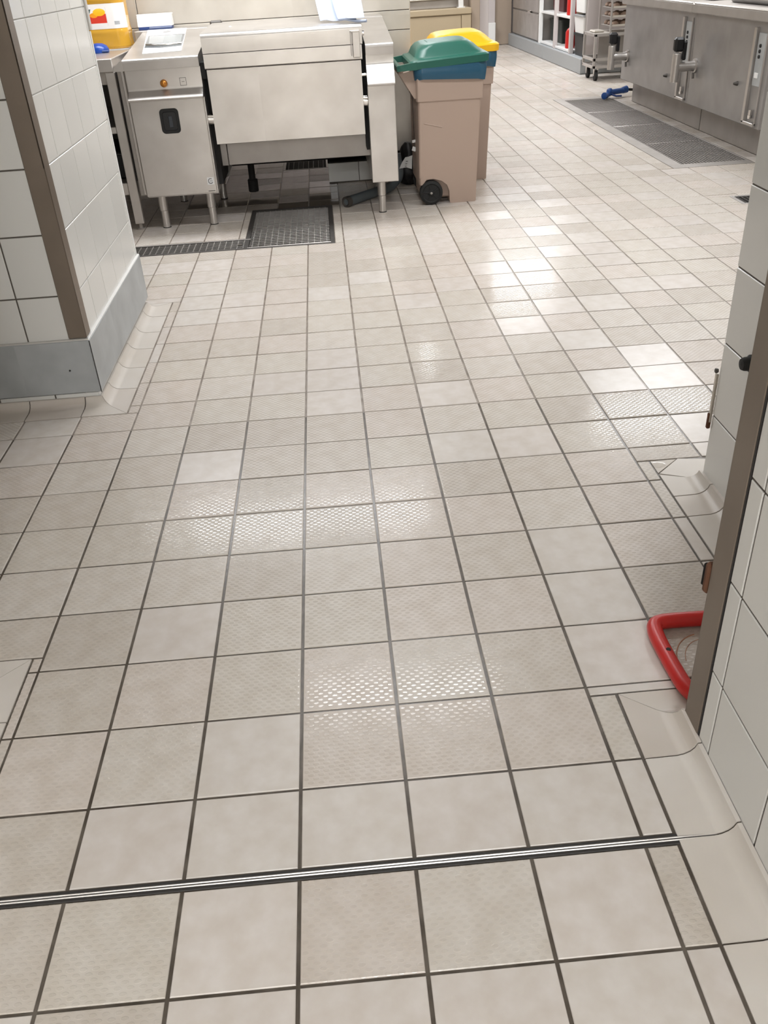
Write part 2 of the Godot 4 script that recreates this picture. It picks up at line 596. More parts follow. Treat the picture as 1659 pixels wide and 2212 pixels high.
const COVE_P := [Vector2(0.107, -0.008), Vector2(0.107, 0.0005), Vector2(0.045, 0.0015), Vector2(0.032, 0.0045), Vector2(0.021, 0.0105), Vector2(0.013, 0.0195), Vector2(0.009, 0.030), Vector2(0.001, 0.0305), Vector2(0.001, -0.008)]
func capped(a: PackedVector3Array, b: PackedVector3Array) -> MB:      # the cove outline swept from a to b, its hollow ends closed properly
	var id := Geometry2D.triangulate_polygon(PackedVector2Array(COVE_P))
	var poly := PackedVector2Array(COVE_P)
	var ccw := not Geometry2D.is_polygon_clockwise(poly)
	var t := PackedVector3Array()
	var n := a.size()
	for i in n:
		var j := (i + 1) % n
		for p in [a[i], a[j], b[j], a[i], b[j], b[i]]: t.append(p)
	for i in range(0, id.size(), 3):
		var s := (poly[id[i + 1]] - poly[id[i]]).cross(poly[id[i + 2]] - poly[id[i]])
		var k := [id[i], id[i + 1], id[i + 2]] if (s > 0.0) == ccw else [id[i], id[i + 2], id[i + 1]]
		t.append_array([a[k[0]], a[k[2]], a[k[1]], b[k[0]], b[k[1]], b[k[2]]])
	return mb().solid(t)

func cove(parent: Node, o: Vector3, along: Vector3, out: Vector3, s0: float, s1: float, k0 := 0.0, k1 := 0.0, sc := 1.0) -> void:
	var a := PackedVector3Array()
	var b := PackedVector3Array()
	for p in COVE_P:
		var q: Vector3 = o + out * p.x * sc + Vector3.UP * p.y
		a.append(q + along * (s0 + k0 * p.x))
		b.append(q + along * (s1 + k1 * p.x))
	obj("cove_tile", capped(a, b), M.cove[rng.randi() % 3], parent, 30.0)

func cove_run(parent: Node, o: Vector3, along: Vector3, out: Vector3, marks: Array, k0 := 0.0, k1 := 0.0, sc := 1.0) -> void:
	for i in marks.size() - 1:
		cove(parent, o, along, out, marks[i] + (0.002 if i > 0 or k0 == 0.0 else 0.001), marks[i + 1] - 0.002, k0 if i == 0 else 0.0, k1 if i == marks.size() - 2 else 0.0, sc)
	# grout behind the cove pieces
	var g := PackedVector3Array()
	var h := PackedVector3Array()
	for p in COVE_P:
		var q: Vector3 = o + out * (maxf(p.x - 0.0025, 0.0005) * sc) + Vector3.UP * (p.y - 0.0025)
		g.append(q + along * (marks[0] + k0 * p.x + 0.003))
		h.append(q + along * (marks[-1] + k1 * p.x - 0.003))
	obj("cove_grout", capped(g, h), M.grout, parent, 30.0)

func steps(a: float, b: float, first: float, d := 0.2) -> Array:
	var o := [a]
	var s := first
	while s < b - 0.012:
		if s > a + 0.012: o.append(s)
		s += d
	o.append(b)
	return o

func build_walls() -> void:
	rng.seed = 5
	# --- pillar on the left: front face z = -1.65, right face x = -0.75
	var pw := setting("wall_left_pillar", "white tiled pillar at left with a brown steel corner guard and grey skirting sheet", "pillar")
	obj("core", mb().span(Vector3(-1.69, 0, -2.672), Vector3(-0.752, 2.75, -1.652), 0.0), M.wgrout_white, pw, 0.0)
	obj("joint_mortar", mb().span(Vector3(-1.69, 0.0, -1.6525), Vector3(-0.80, 2.0, -1.6505), 0.0), M.wgrout, pw, 0.0)
	var rows := [0.246, 0.404, 0.609, 0.815, 1.016, 1.22, 1.424, 1.628, 1.832, 2.0]
	wall_tiles(pw, Vector3(-1.69, 0, -1.652), Vector3.RIGHT, [0.0, 0.14, 0.34, 0.54, 0.74, 0.885], rows, 0.005)
	wall_tiles(pw, Vector3(-0.752, 0, -1.705), Vector3.FORWARD, [0.0, 0.13, 0.33, 0.53, 0.73, 0.93, 0.958], rows, 0.0032)
	# edge trim at the far arris, in two lengths
	obj("edge_trim", mb().span(Vector3(-0.752, 0.24, -2.676), Vector3(-0.7445, 1.136, -2.664), 0.002), M.white, pw)
	obj("edge_trim", mb().span(Vector3(-0.752, 1.139, -2.69), Vector3(-0.740, 2.0, -2.662), 0.002), M.wgrout_white, pw)
	# low strip of cut tile under the skirting
	wall_tiles(pw, Vector3(-1.69, 0, -1.652), Vector3.RIGHT, [0.0, 0.18, 0.38, 0.58, 0.78, 0.939], [0.006, 0.046], 0.005)
	wall_tiles(pw, Vector3(-0.752, 0, -1.65), Vector3.FORWARD, [0.0, 0.2, 0.4, 0.6, 0.8, 1.022], [0.006, 0.046], 0.003)
	var o := Vector3(-0.748, 0, -1.648)
	cove_run(pw, o, Vector3.FORWARD, Vector3.RIGHT, [0.0, 0.11, 0.31, 0.51, 0.70, 0.90, 1.02], -1.0, 0.6)
	cove_run(pw, Vector3(-0.748, 0, -2.668), Vector3.LEFT, Vector3.FORWARD, steps(0.0, 0.94, 0.2), -1.0, 0.0, 0.6)
	cove_run(pw, o, Vector3.LEFT, Vector3.BACK, [0.0, 0.055, 0.255, 0.455, 0.655, 0.94], -1.0, 0.0)
	# corner guard: steel angle
	var g := mb()
	g.span(Vector3(-0.808, 0.252, -1.650), Vector3(-0.7445, 2.5, -1.6445), 0.002)
	g.span(Vector3(-0.750, 0.252, -1.705), Vector3(-0.7445, 2.5, -1.6445), 0.002)
	obj("corner_guard", g, M.guard, pw).set_meta("label", "brown stainless corner guard")
	# grey skirting sheets
	var b := setting("baseboard_left", "smooth grey skirting sheet wrapped round the foot of the tiled pillar", "skirting")
	obj("front_sheet", mb().span(Vector3(-1.69, 0.049, -1.650), Vector3(-0.739, 0.246, -1.637), 0.003), M.skirt, b)
	obj("side_sheet", mb().span(Vector3(-0.750, 0.049, -2.69), Vector3(-0.737, 0.246, -1.6385), 0.003), M.skirt, b)
	obj("sealant_bead", mb().span(Vector3(-0.752, 0.244, -2.69), Vector3(-0.738, 0.2505, -1.64), 0.002), M.white, b)
	obj("sealant_bead", mb().span(Vector3(-1.69, 0.244, -1.652), Vector3(-0.74, 0.2505, -1.6385), 0.002), M.wgrout_white, b)
	obj("dark_joint", mb().span(Vector3(-0.7395, 0.047, -1.6395), Vector3(-0.7365, 0.244, -1.6365), 0.001), M.sealant, b)
	obj("screw", mb().cyl(Vector3(-0.83, 0.138, -1.637), Vector3(-0.83, 0.138, -1.6345), 0.0035, 0.003, 10), M.dark, b)

	# --- wall right of the doorway: face x = 0.77, end z = 0.12
	var rw := setting("wall_right", "white tiled wall right of the doorway with a brown steel corner guard", "wall")
	obj("core", mb().span(Vector3(0.772, 0, 0.122), Vector3(1.9, 2.75, 7.2), 0.0), M.paint, rw, 0.0)
	obj("joint_mortar", mb().span(Vector3(0.7705, 0, 0.18), Vector3(0.7722, 2.0, 3.2), 0.0), M.wgrout, rw, 0.0)
	wall_tiles(rw, Vector3(0.772, 0, 0.183), Vector3.BACK, steps(0.0, 3.0, 0.046), [0.01, 0.198, 0.4, 0.604, 0.806, 1.008, 1.21, 1.412, 1.614, 1.816, 2.0], 0.0045)
	cove_run(rw, Vector3(0.768, 0, 0.12), Vector3.BACK, Vector3.LEFT, [0.0, 0.082, 0.262, 0.455, 0.655, 0.855, 1.055, 1.255, 1.455, 1.655, 1.855, 2.055, 2.255, 2.455, 2.655, 2.855, 3.07], -0.85, 0.0)
	cove_run(rw, Vector3(0.768, 0, 0.12), Vector3.RIGHT, Vector3.FORWARD, [0.0, 0.2, 0.385], -1.0, 0.0, 0.85)
	var rg := mb()
	rg.span(Vector3(0.7655, 0.012, 0.1165), Vector3(0.771, 2.5, 0.180), 0.002)
	rg.span(Vector3(0.7655, 0.012, 0.1165), Vector3(0.83, 2.5, 0.122), 0.002)
	obj("corner_guard", rg, M.guard, rw).set_meta("label", "brown stainless corner guard")
	obj("sealant_line", mb().span(Vector3(0.7665, 0.02, 0.1802), Vector3(0.770, 2.0, 0.1832), 0.0), M.sealant, rw)
	# --- short wall beyond the recess: face x = 1.15, far end z = -0.78
	var sw := setting("wall_right_return", "white tiled return wall beyond the doorway recess with a clipped floor cove", "wall")
	obj("core", mb().span(Vector3(1.152, 0, -0.78), Vector3(1.60, 2.75, 0.12), 0.0), M.wtile[0], sw, 0.0)
	obj("joint_mortar", mb().span(Vector3(1.1505, 0, -0.777), Vector3(1.1522, 2.0, 0.12), 0.0), M.wgrout, sw, 0.0)
	wall_tiles(sw, Vector3(1.152, 0, -0.78), Vector3.BACK, [0.0, 0.2, 0.4, 0.6, 0.8, 0.9], [0.012, 0.21, 0.42, 0.622, 0.82, 1.02, 1.22, 1.42, 1.62, 1.82, 2.0], 0.004)
	# cove with a clipped corner
	cove_run(sw, Vector3(1.149, 0, 0.12), Vector3.FORWARD, Vector3.LEFT, [0.0, 0.12, 0.325, 0.52, 0.72, 0.825, 0.905], 0.0, 0.42)
	var cc := PackedVector2Array([Vector2(1.0445, -0.834), Vector2(1.126, -0.911), Vector2(1.30, -0.88), Vector2(1.30, -0.786), Vector2(1.149, -0.786)])
	obj("corner_tile", mb().prism(cc, Vector3(0, -0.008, 0), Vector3.RIGHT, Vector3.BACK, Vector3(0, 0.0085, 0)), M.cove[1], sw, 0.0)
	# --- wall left of the doorway (only its floor cove reaches into the picture)
	var lw := setting("wall_left", "white tiled wall left of the doorway, its floor cove at the picture edge", "wall")
	obj("core", mb().span(Vector3(-3.0, 0, -0.138), Vector3(-0.733, 2.75, 7.2), 0.0), M.paint, lw, 0.0)
	wall_tiles(lw, Vector3(-0.733, 0, 3.2), Vector3.FORWARD, steps(0.0, 3.338, 0.138), steps(0.01, 2.0, 0.21), 0.0045)
	cove_run(lw, Vector3(-0.733, 0, -0.138), Vector3.BACK, Vector3.RIGHT, [0.0, 0.09, 0.29, 0.47, 0.67, 0.87, 1.07, 1.27, 1.47, 1.67, 1.87, 2.07, 2.27, 2.47, 2.67, 2.87, 3.07, 3.32], -1.0, 0.0)
	cove_run(lw, Vector3(-0.733, 0, -0.138), Vector3.LEFT, Vector3.FORWARD, steps(0.0, 2.2, 0.2), -1.0, 0.0)
	# --- shell of the room
	var ce := setting("ceiling", "plain off-white ceiling", "ceiling")
	obj("slab", mb().span(Vector3(-3.3, 2.75, -15.3), Vector3(4.5, 2.9, 7.4), 0.0), M.ceil, ce, 0.0)
	var w1 := setting("wall_outer_left", "plain pale kitchen wall on the far left", "wall")
	obj("face", mb().span(Vector3(-3.2, -0.1, -15.2), Vector3(-3.0, 2.75, 7.2), 0.0), M.paint, w1, 0.0)
	var w2 := setting("wall_outer_right", "plain pale kitchen wall behind the steel kettles", "wall")
	obj("face", mb().span(Vector3(4.2, -0.1, -15.2), Vector3(4.4, 2.75, 7.2), 0.0), M.paint, w2, 0.0)
	var w3 := setting("wall_near", "plain pale wall behind the viewer", "wall")
	obj("face", mb().span(Vector3(-3.2, -0.1, 7.2), Vector3(4.4, 2.75, 7.35), 0.0), M.paint, w3, 0.0)
	var w4 := setting("wall_far", "pale far wall of the kitchen with a narrow pilaster", "wall")
	obj("face", mb().span(Vector3(-3.2, -0.1, -15.2), Vector3(4.4, 2.75, -14.95), 0.0), M.lilac, w4, 0.0)
	obj("pilaster", mb().span(Vector3(2.72, 0, -14.95), Vector3(2.868, 2.75, -14.72), 0.004), M.lilac, w4)
	obj("dark_gap", mb().span(Vector3(2.868, 0, -14.95), Vector3(2.912, 2.75, -14.9), 0.0), M.dark, w4)
	obj("jamb", mb().span(Vector3(2.912, 0, -14.95), Vector3(3.05, 2.75, -14.75), 0.004), M.lilac, w4)
	obj("white_plinth_block", mb().span(Vector3(2.895, 0, -14.75), Vector3(3.05, 0.335, -14.69), 0.006), M.white, w4)
	var d1 := setting("door_1", "plain brown-beige door in the far wall beside the grey kerb", "door")
	obj("leaf", mb().span(Vector3(3.052, 0.004, -14.95), Vector3(3.33, 2.1, -14.80), 0.004), M.door_brown, d1)
	# --- partition behind the pan: steel panels on a raised frame
	var pb := setting("wall_back", "stainless panelled partition behind the cooking units, raised on a tiled base", "wall")
	obj("core", mb().span(Vector3(-2.6, 0.175, -5.42), Vector3(0.752, 1.52, -5.158), 0.002), M.steel_dark, pb)
	for r in [[-2.6, -0.987, 0.175, 1.018], [-2.6, -0.987, 1.022, 1.52], [-0.983, 0.758, 1.030, 1.52], [-0.983, 0.758, 0.918, 1.026], [-0.983, 0.758, 0.175, 0.914]]:
		obj("steel_panel", mb().span(Vector3(r[0], r[2], -5.158), Vector3(r[1], r[3], -5.148), 0.002), M.panel, pb)
	obj("end_panel", mb().span(Vector3(0.752, 0.175, -5.42), Vector3(0.76, 1.52, -5.149), 0.002), M.panel, pb)
	obj("support_rail", mb().span(Vector3(-2.6, 0.14, -5.40), Vector3(0.74, 0.175, -5.20), 0.002), M.dark, pb)
	for x in [-2.5, -1.3]: obj("support_foot", mb().cyl(Vector3(x, 0, -5.3), Vector3(x, 0.14, -5.3), 0.025), M.steel_dull, pb)
	obj("base_core", mb().span(Vector3(0.146, 0, -5.30), Vector3(0.698, 0.138, -5.105), 0.0), M.wgrout, pb, 0.0)
	wall_tiles(pb, Vector3(0.144, 0, -5.105), Vector3.RIGHT, [0.0, 0.215, 0.415, 0.556], [0.004, 0.132], 0.004)
	obj("base_cap", mb().span(Vector3(0.144, 0.1325, -5.3), Vector3(0.70, 0.14, -5.1), 0.001), M.dark, pb)

func bars(m: MB, x0: float, x1: float, z0: float, z1: float, nx: int, nz: int, y := -0.002, tx := 0.003, tz := 0.003, dx := 0.024, dz := 0.012) -> MB:
	for i in nx:
		var x := x0 + (x1 - x0) * (i + 0.5) / nx
		m.span(Vector3(x - tx / 2, y - dx, z0), Vector3(x + tx / 2, y, z1), 0.0006)
	for j in nz:
		var z := z0 + (z1 - z0) * (j + 0.5) / nz
		m.span(Vector3(x0, y - dz, z - tz / 2), Vector3(x1, y + 0.0004, z + tz / 2), 0.0006)
	return m

func pit(parent: Node, r: Rect2, d := 0.12) -> void:
	var m := mb()
	var a := r.position; var b := r.end
	m.span(Vector3(a.x - 0.004, -d - 0.006, a.y - 0.004), Vector3(b.x + 0.004, -d, b.y + 0.004), 0.0)
	m.span(Vector3(a.x - 0.004, -d, a.y - 0.004), Vector3(a.x, -0.004, b.y + 0.004), 0.0)
	m.span(Vector3(b.x, -d, a.y - 0.004), Vector3(b.x + 0.004, -0.004, b.y + 0.004), 0.0)
	m.span(Vector3(a.x, -d, a.y - 0.004), Vector3(b.x, -0.004, a.y), 0.0)
	m.span(Vector3(a.x, -d, b.y), Vector3(b.x, -0.004, b.y + 0.004), 0.0)
	obj("sump", m, M.dark, parent, 0.0)

func frame(parent: Node, o: Rect2, i: Rect2, m: Material, y := 0.0012, called := "frame") -> void:
	var f := mb()
	f.span(Vector3(o.position.x, -0.01, o.position.y), Vector3(i.position.x, y, o.end.y), 0.001)
	f.span(Vector3(i.end.x, -0.01, o.position.y), Vector3(o.end.x, y, o.end.y), 0.001)
	f.span(Vector3(i.position.x, -0.01, o.position.y), Vector3(i.end.x, y, i.position.y), 0.001)
	f.span(Vector3(i.position.x, -0.01, i.end.y), Vector3(i.end.x, y, o.end.y), 0.001)
	obj(called, f, m, parent)

func build_floor_fittings() -> void:
	# expansion strip across the doorway
	var s := thing("expansion_strip", "slim twin-ribbed metal strip bedded in dark sealant across the doorway floor", "floor strip", Vector3(0.07, 0, 0.381))
	obj("sealant_bed", mb().span(Vector3(-0.722, -0.01, 0.3705), Vector3(0.752, -0.0008, 0.3915), 0.001), M.sealant, s)
	for z in [0.3785, 0.3835]: obj("metal_rib", mb().span(Vector3(-0.72, -0.006, z - 0.0017), Vector3(0.748, 0.0012, z + 0.0017), 0.0012), M.steel, s)
	# square drain and its channel
	var d := thing("floor_drain", "square steel floor drain with a mesh grate in front of the tilting pan", "drain", Vector3(-0.1, 0, -4.0))
	frame(d, R(-0.36, 0.15, -4.45, -3.556), R(-0.335, 0.125, -4.41, -3.585), M.steel_dark)
	obj("front_edge", mb().span(Vector3(-0.34, -0.004, -3.584), Vector3(0.128, 0.003, -3.579), 0.001), M.steel, d)
	pit(d, pits[0])
	obj("grate", bars(mb(), -0.333, 0.123, -4.408, -3.587, 13, 24, -0.001, 0.0045, 0.003, 0.010, 0.006), M.steel, d, 0.0)
	obj("grate_clip", mb().box(Vector3(0.085, 0.002, -4.34), Vector3(0.022, 0.003, 0.008), 0.001), M.chrome, d)
	var c := thing("channel_drain", "narrow slotted channel drain running left from the square floor drain", "drain", Vector3(-0.9, 0, -3.67))
	frame(c, R(-1.62, -0.338, -3.775, -3.562), R(-1.6, -0.345, -3.755, -3.58), M.steel_dark)
	obj("rear_edge", mb().span(Vector3(-1.6, -0.002, -3.763), Vector3(-0.33, 0.003, -3.757), 0.001), M.steel, c)
	pit(c, pits[1])
	obj("grate", bars(mb(), -1.598, -0.347, -3.753, -3.582, 36, 6, -0.001, 0.004, 0.003, 0.010, 0.006), M.steel, c, 0.0)
	obj("grate_clip", mb().box(Vector3(-0.385, 0.002, -3.655), Vector3(0.028, 0.003, 0.01), 0.001), M.chrome, c)
	var e := thing("floor_drain", "small square floor drain in the wet floor behind the pan's drain pipe", "drain", Vector3(-0.03, 0, -5.82))
	frame(e, R(-0.2, 0.15, -6.0, -5.65), R(-0.18, 0.13, -5.98, -5.67), M.steel_dull)
	pit(e, pits[2])
	obj("grate", bars(mb(), -0.178, 0.128, -5.978, -5.672, 8, 16), M.steel_dark, e, 0.0)
	var h := thing("floor_drain", "little tiled-in floor gully half hidden by the white wall at right", "drain", Vector3(2.67, 0, -3.85))
	frame(h, R(2.54, 2.8, -3.95, -3.75), R(2.56, 2.78, -3.93, -3.77), M.steel)
	pit(h, pits[4])
	obj("grate", bars(mb(), 2.562, 2.778, -3.928, -3.772, 8, 6), M.steel_dark, h, 0.0)
	# long grating in front of the kettles
	var g := thing("kettle_grating", "long steel floor grating in a wide frame in front of the grey kettles", "grating", Vector3(2.8, 0, -6.55))
	frame(g, R(2.50, 3.07, -8.32, -4.79), R(2.59, 3.05, -8.20, -4.90), M.steel_dull, 0.002)
	pit(g, pits[3])
	var zz := [-8.19, -7.34, -6.53, -5.69, -4.91]
	for k in 4:
		var m := bars(mb(), 2.594, 3.046, zz[k] + 0.008, zz[k + 1] - 0.008, 20, 24, -0.001, 0.0035, 0.0025, 0.009, 0.005)
		obj("grate", m, M.steel_dull, g, 0.0)
		obj("grate_edge", mb().span(Vector3(2.594, -0.02, zz[k] - 0.006), Vector3(3.046, 0.0025, zz[k] + 0.006), 0.001), M.steel, g)
	# red loop on the floor in the recess
	var pts := []
	var way := [Vector3(1.13, 0.018, -0.155), Vector3(0.86, 0.018, -0.165), Vector3(0.802, 0.018, -0.158), Vector3(0.79, 0.018, -0.105), Vector3(0.795, 0.018, 0.035), Vector3(0.812, 0.018, 0.075), Vector3(0.85, 0.018, 0.085), Vector3(1.13, 0.018, 0.085)]
	var cv := Curve3D.new()
	for i in way.size():
		var t: Vector3 = (way[mini(i + 1, way.size() - 1)] - way[maxi(i - 1, 0)]) / 7.0
		if i == 0 or i == way.size() - 1: t = Vector3.ZERO
		var la: float = t.length()
		var din: float = minf(la, way[i].distance_to(way[maxi(i - 1, 0)]) * 0.42)
		var dout: float = minf(la, way[i].distance_to(way[mini(i + 1, way.size() - 1)]) * 0.42)
		cv.add_point(way[i], -t.normalized() * din, t.normalized() * dout)
	cv.bake_interval = 0.008
	for p in cv.get_baked_points(): pts.append(p)
	var rl := thing("bumper_bar", "red painted tubular floor bumper lying in the doorway recess beside the brown corner guard", "bumper", Vector3(0.9, 0, -0.04))
	obj("tube", mb().tube(pts, 0.0175, 16), M.red, rl, 60.0)
	obj("screw_hole", mb().cyl(Vector3(0.7925, 0.0345, -0.055), Vector3(0.7925, 0.0358, -0.055), 0.0055, 0.005, 12), M.dark, rl)
	# small fittings on the walls
	var st := thing("rubber_stop", "small black rubber door stop on the white return wall above the red bumper", "door stop", Vector3(1.15, 0.43, -0.61))
	obj("buffer", mb().lathe(Vector3(1.146, 0.432, -0.610), Vector3.LEFT, [[0.0, 0.022], [0.006, 0.022], [0.009, 0.018], [0.020, 0.017], [0.027, 0.014], [0.029, 0.0]], 18), M.rubber, st, 40.0)
	var hg := thing("steel_latch", "thin steel latch bar with a rusty foot on the white return wall's far edge", "latch", Vector3(1.145, 0.2, -0.79))
	obj("bar", mb().span(Vector3(1.142, 0.185, -0.790), Vector3(1.1495, 0.33, -0.7805), 0.001), M.panel, hg)
	obj("knob", mb().lathe(Vector3(1.147, 0.338, -0.786), Vector3.LEFT, [[0.0, 0.005], [0.003, 0.007], [0.007, 0.007], [0.009, 0.004]], 12), M.steel_dark, hg)
	obj("rusty_foot", mb().span(Vector3(1.139, 0.165, -0.792), Vector3(1.1495, 0.212, -0.7815), 0.002), M.rust, hg)
	var kp := thing("strike_plate", "dark brown oval plate peeping out behind the right corner guard above the red bumper", "plate", Vector3(0.78, 0.38, 0.11))
	obj("plate", mb().span(Vector3(0.7615, 0.318, 0.098), Vector3(0.80, 0.385, 0.1165), 0.006), M.rust, kp)
	obj("spacer", mb().span(Vector3(0.763, 0.325, 0.09), Vector3(0.79, 0.375, 0.097), 0.003), M.dark, kp)
	var rs := thing("rust_stain", "thin brown rust streak on the tile inside the red bumper loop", "stain", Vector3(0.86, 0, -0.12))
	for k in 2:
		var rp := []
		for i in 12:
			var a := 0.2 + i * 0.11
			var q := 0.062 + 0.018 * k
			rp.append(Vector3(0.895 - cos(a) * q, 0.0006, -0.035 - sin(a) * (q + 0.018)))
		obj("streak", mb().tube(rp, 0.0008 + 0.0006 * k, 5), mat(rgb8(176, 128, 100), 0.8), rs)

# ---------------------------------------------------------------- tilting pan and what stands round it
func col_profile(zb: float, groove: float) -> PackedVector2Array:               # side outline of a column as (z, y): lip, groove, sloped drip ledge, flat front, sloped top
	return PackedVector2Array([Vector2(-4.125, 0.19), Vector2(-4.125, 0.714), Vector2(-4.072, 0.714), Vector2(-4.064, 0.717), Vector2(-4.063, 0.723), Vector2(-4.068, 0.7285),
		Vector2(-4.122, groove), Vector2(-4.126, groove + 0.012), Vector2(-4.126, 0.868), Vector2(-4.100, 0.868), Vector2(-4.096, 0.908), Vector2(-4.099, 0.917), Vector2(-4.108, 0.9225), Vector2(zb, 1.014), Vector2(zb, 0.19)])

func slope_y(z: float) -> float: return 0.9225 + (-4.108 - z) * 0.1087

func round_rect(w: float, h: float, r: float, seg := 5) -> PackedVector2Array:
	var p := PackedVector2Array()
	for k in 4:
		var c := Vector2((w / 2 - r) * (1 if k in [0, 3] else -1), (h / 2 - r) * (1 if k < 2 else -1))
		for i in seg + 1:
			var a := PI / 2 * k + PI / 2 * i / seg
			p.append(c + Vector2(cos(a), sin(a)) * r)
	return p

func on_slope(m: MB, poly: Array, lift: float, th := 0.002) -> MB:       # polygon of (x, z) laid on the sloped top
	var a := PackedVector3Array()
	var b := PackedVector3Array()
	for p in poly:
		a.append(Vector3(p[0], slope_y(p[1]) + lift - th - 0.003, p[1]))
		b.append(Vector3(p[0], slope_y(p[1]) + lift, p[1]))
	return m.loft([a, b])

func build_pan() -> void:
	var t := thing("tilting_pan", "wide stainless tilting cooking pan between two columns, with a touch panel on its left column", "cooker", Vector3(-0.2, 0, -4.5))
	var zb := -4.95
	# left column
	obj("column", mb().prism(col_profile(zb, 0.762), Vector3(-0.932, 0, 0), Vector3.BACK, Vector3.UP, Vector3(0.415, 0, 0)), M.steel, t, 20.0)
	obj("column_flank", mb().span(Vector3(-0.986, 0.195, zb), Vector3(-0.934, 0.868, -4.165), 0.004), M.steel_dull, t)
	obj("flank_rail", mb().span(Vector3(-0.962, 0.20, -4.4), Vector3(-0.945, 0.866, -4.152), 0.003), M.steel, t)
	obj("lip_end", mb().prism(PackedVector2Array([Vector2(-0.988, 0.868), Vector2(-0.932, 0.868), Vector2(-0.932, 0.92), Vector2(-0.945, 0.916), Vector2(-0.984, 0.885)]), Vector3(0, 0, -4.5), Vector3.RIGHT, Vector3.UP, Vector3(0, 0, 0.408)), M.steel, t)
	# door with its black recessed pull
	var door := obj("door", mb().span(Vector3(-0.936, 0.196, -4.127), Vector3(-0.523, 0.714, -4.108), 0.003), M.steel, t)
	var hr := mb()
	var oc := Vector3(-0.728, 0.601, -4.108)
	var ou := round_rect(0.108, 0.132, 0.022)
	var inn := round_rect(0.078, 0.100, 0.014)
	var r1 := PackedVector3Array(); var r2 := PackedVector3Array(); var r3 := PackedVector3Array(); var r4 := PackedVector3Array()
	for i in ou.size():
		r1.append(oc + Vector3(ou[i].x, ou[i].y, -0.002)); r2.append(oc + Vector3(ou[i].x * 0.98, ou[i].y * 0.98, 0.005))
		r3.append(oc + Vector3(inn[i].x, inn[i].y, 0.005)); r4.append(oc + Vector3(inn[i].x * 0.94, inn[i].y * 0.94, 0.0005))
	hr.loft([r1, r2, r3, r4, r1], false)
	obj("handle_rim", hr, M.rubber, door, 30.0)
	var cup := mb()
	cup.loft([r4, PackedVector3Array(Array(r4).map(func(p): return p + Vector3(0, 0, 0.0012)))])
	obj("handle_cup", cup, M.black, door, 20.0)
	obj("handle_grip", mb().box(oc + Vector3(0.004, -0.004, 0.003), Vector3(0.022, 0.062, 0.006), 0.003), mat(rgb8(48, 52, 58), 0.4), door)
	# sticker with a dark ring, and the thin print line below
	var sk := Image.create(96, 96, false, Image.FORMAT_RGB8)
	for y in 96:
		for x in 96:
			var d := Vector2(x - 48, y - 48)
			var c := Color(0.9, 0.9, 0.9)
			var ring := d.length() > 27 and d.length() < 36 and not (d.x > 8 and absf(d.y + 4) < 22)
			if ring: c = Color(0.1, 0.12, 0.14)
			if absf(d.x - 8) < 22 and (absf(d.y + 4) < 3 or absf(d.y - 9) < 2.0): c = Color(0.35, 0.36, 0.38)
			sk.set_pixel(x, y, c)
	var skm := mat(Color.WHITE, 0.5)
	skm.albedo_texture = ImageTexture.create_from_image(sk)
	var sp := mb()
	sp.quad(Vector3(-0.5715, 0.2435, -4.1072), Vector3(-0.5325, 0.2435, -4.1072), Vector3(-0.5325, 0.2845, -4.1072), Vector3(-0.5715, 0.2845, -4.1072))
	for q in [Vector2(0, 1), Vector2(1, 0), Vector2(1, 1), Vector2(0, 1), Vector2(0, 0), Vector2(1, 0)]: sp.uvs.append(q)
	obj("sticker", sp, skm, door, 0.0).set_meta("label", "small white sticker with a dark broken ring")
	obj("rating_plate", mb().span(Vector3(-0.573, 0.206, -4.1085), Vector3(-0.533, 0.2105, -4.1073), 0.0005), M.steel_dark, door)
	for x in [-0.735, -0.722, -0.64]: obj("faint_mark", mb().span(Vector3(x, 0.226, -4.1085), Vector3(x + 0.006, 0.2275, -4.1076), 0.0002), M.greyprint, door)
	# knob and square outline on the ledge
	var kn := obj("brass_knob", mb().lathe(Vector3(-0.728, 0.797, -4.130), Vector3(0, -0.15, 1).normalized(), [[0.0, 0.014], [0.008, 0.019], [0.022, 0.0205], [0.030, 0.017], [0.034, 0.009], [0.035, 0.0]], 20), M.brass, t, 50.0)
	kn.set_meta("label", "shiny brass knob")
	var sq := mb()
	for e in [[-0.640, 0.768, -0.638, 0.808], [-0.606, 0.768, -0.604, 0.808], [-0.640, 0.806, -0.604, 0.808], [-0.640, 0.768, -0.604, 0.770]]:
		sq.span(Vector3(e[0], e[1] + 0.008, -4.13), Vector3(e[2], e[3] + 0.008, -4.1245), 0.0003)
	sq.span(Vector3(-0.630, 0.795, -4.13), Vector3(-0.614, 0.797, -4.1247), 0.0002)
	obj("square_mark", sq, M.steel_dark, t)
	# touch panel on the sloped top
	obj("panel_plate", on_slope(mb(), [[-0.838, -4.228], [-0.622, -4.248], [-0.662, -4.98 + 0.04], [-0.905, -4.945]], 0.003), M.white, t, 20.0)
	var scr := obj("screen_frame", on_slope(mb(), [[-0.846, -4.385], [-0.74, -4.362], [-0.634, -4.382], [-0.652, -4.73], [-0.871, -4.732]], 0.0065), M.screen_frame, t, 20.0)
	obj("screen", on_slope(mb(), [[-0.832, -4.45], [-0.646, -4.44], [-0.662, -4.70], [-0.858, -4.702]], 0.0085), M.screen, scr, 20.0)
	obj("screen_half", on_slope(mb(), [[-0.832, -4.47], [-0.752, -4.465], [-0.766, -4.69], [-0.856, -4.692]], 0.0092), mat(rgb8(160, 164, 165), 0.15), scr, 20.0)
	var grip := []
	for i in 13:
		var f := i / 12.0
		var z := -4.418 + 0.022 * (1.0 - pow(2.0 * f - 1.0, 2.0))
		grip.append(Vector3(-0.842 + 0.205 * f, slope_y(z) + 0.011, z))
	obj("screen_bar", mb().tube(grip, 0.0075, 8), M.chrome, scr, 60.0)
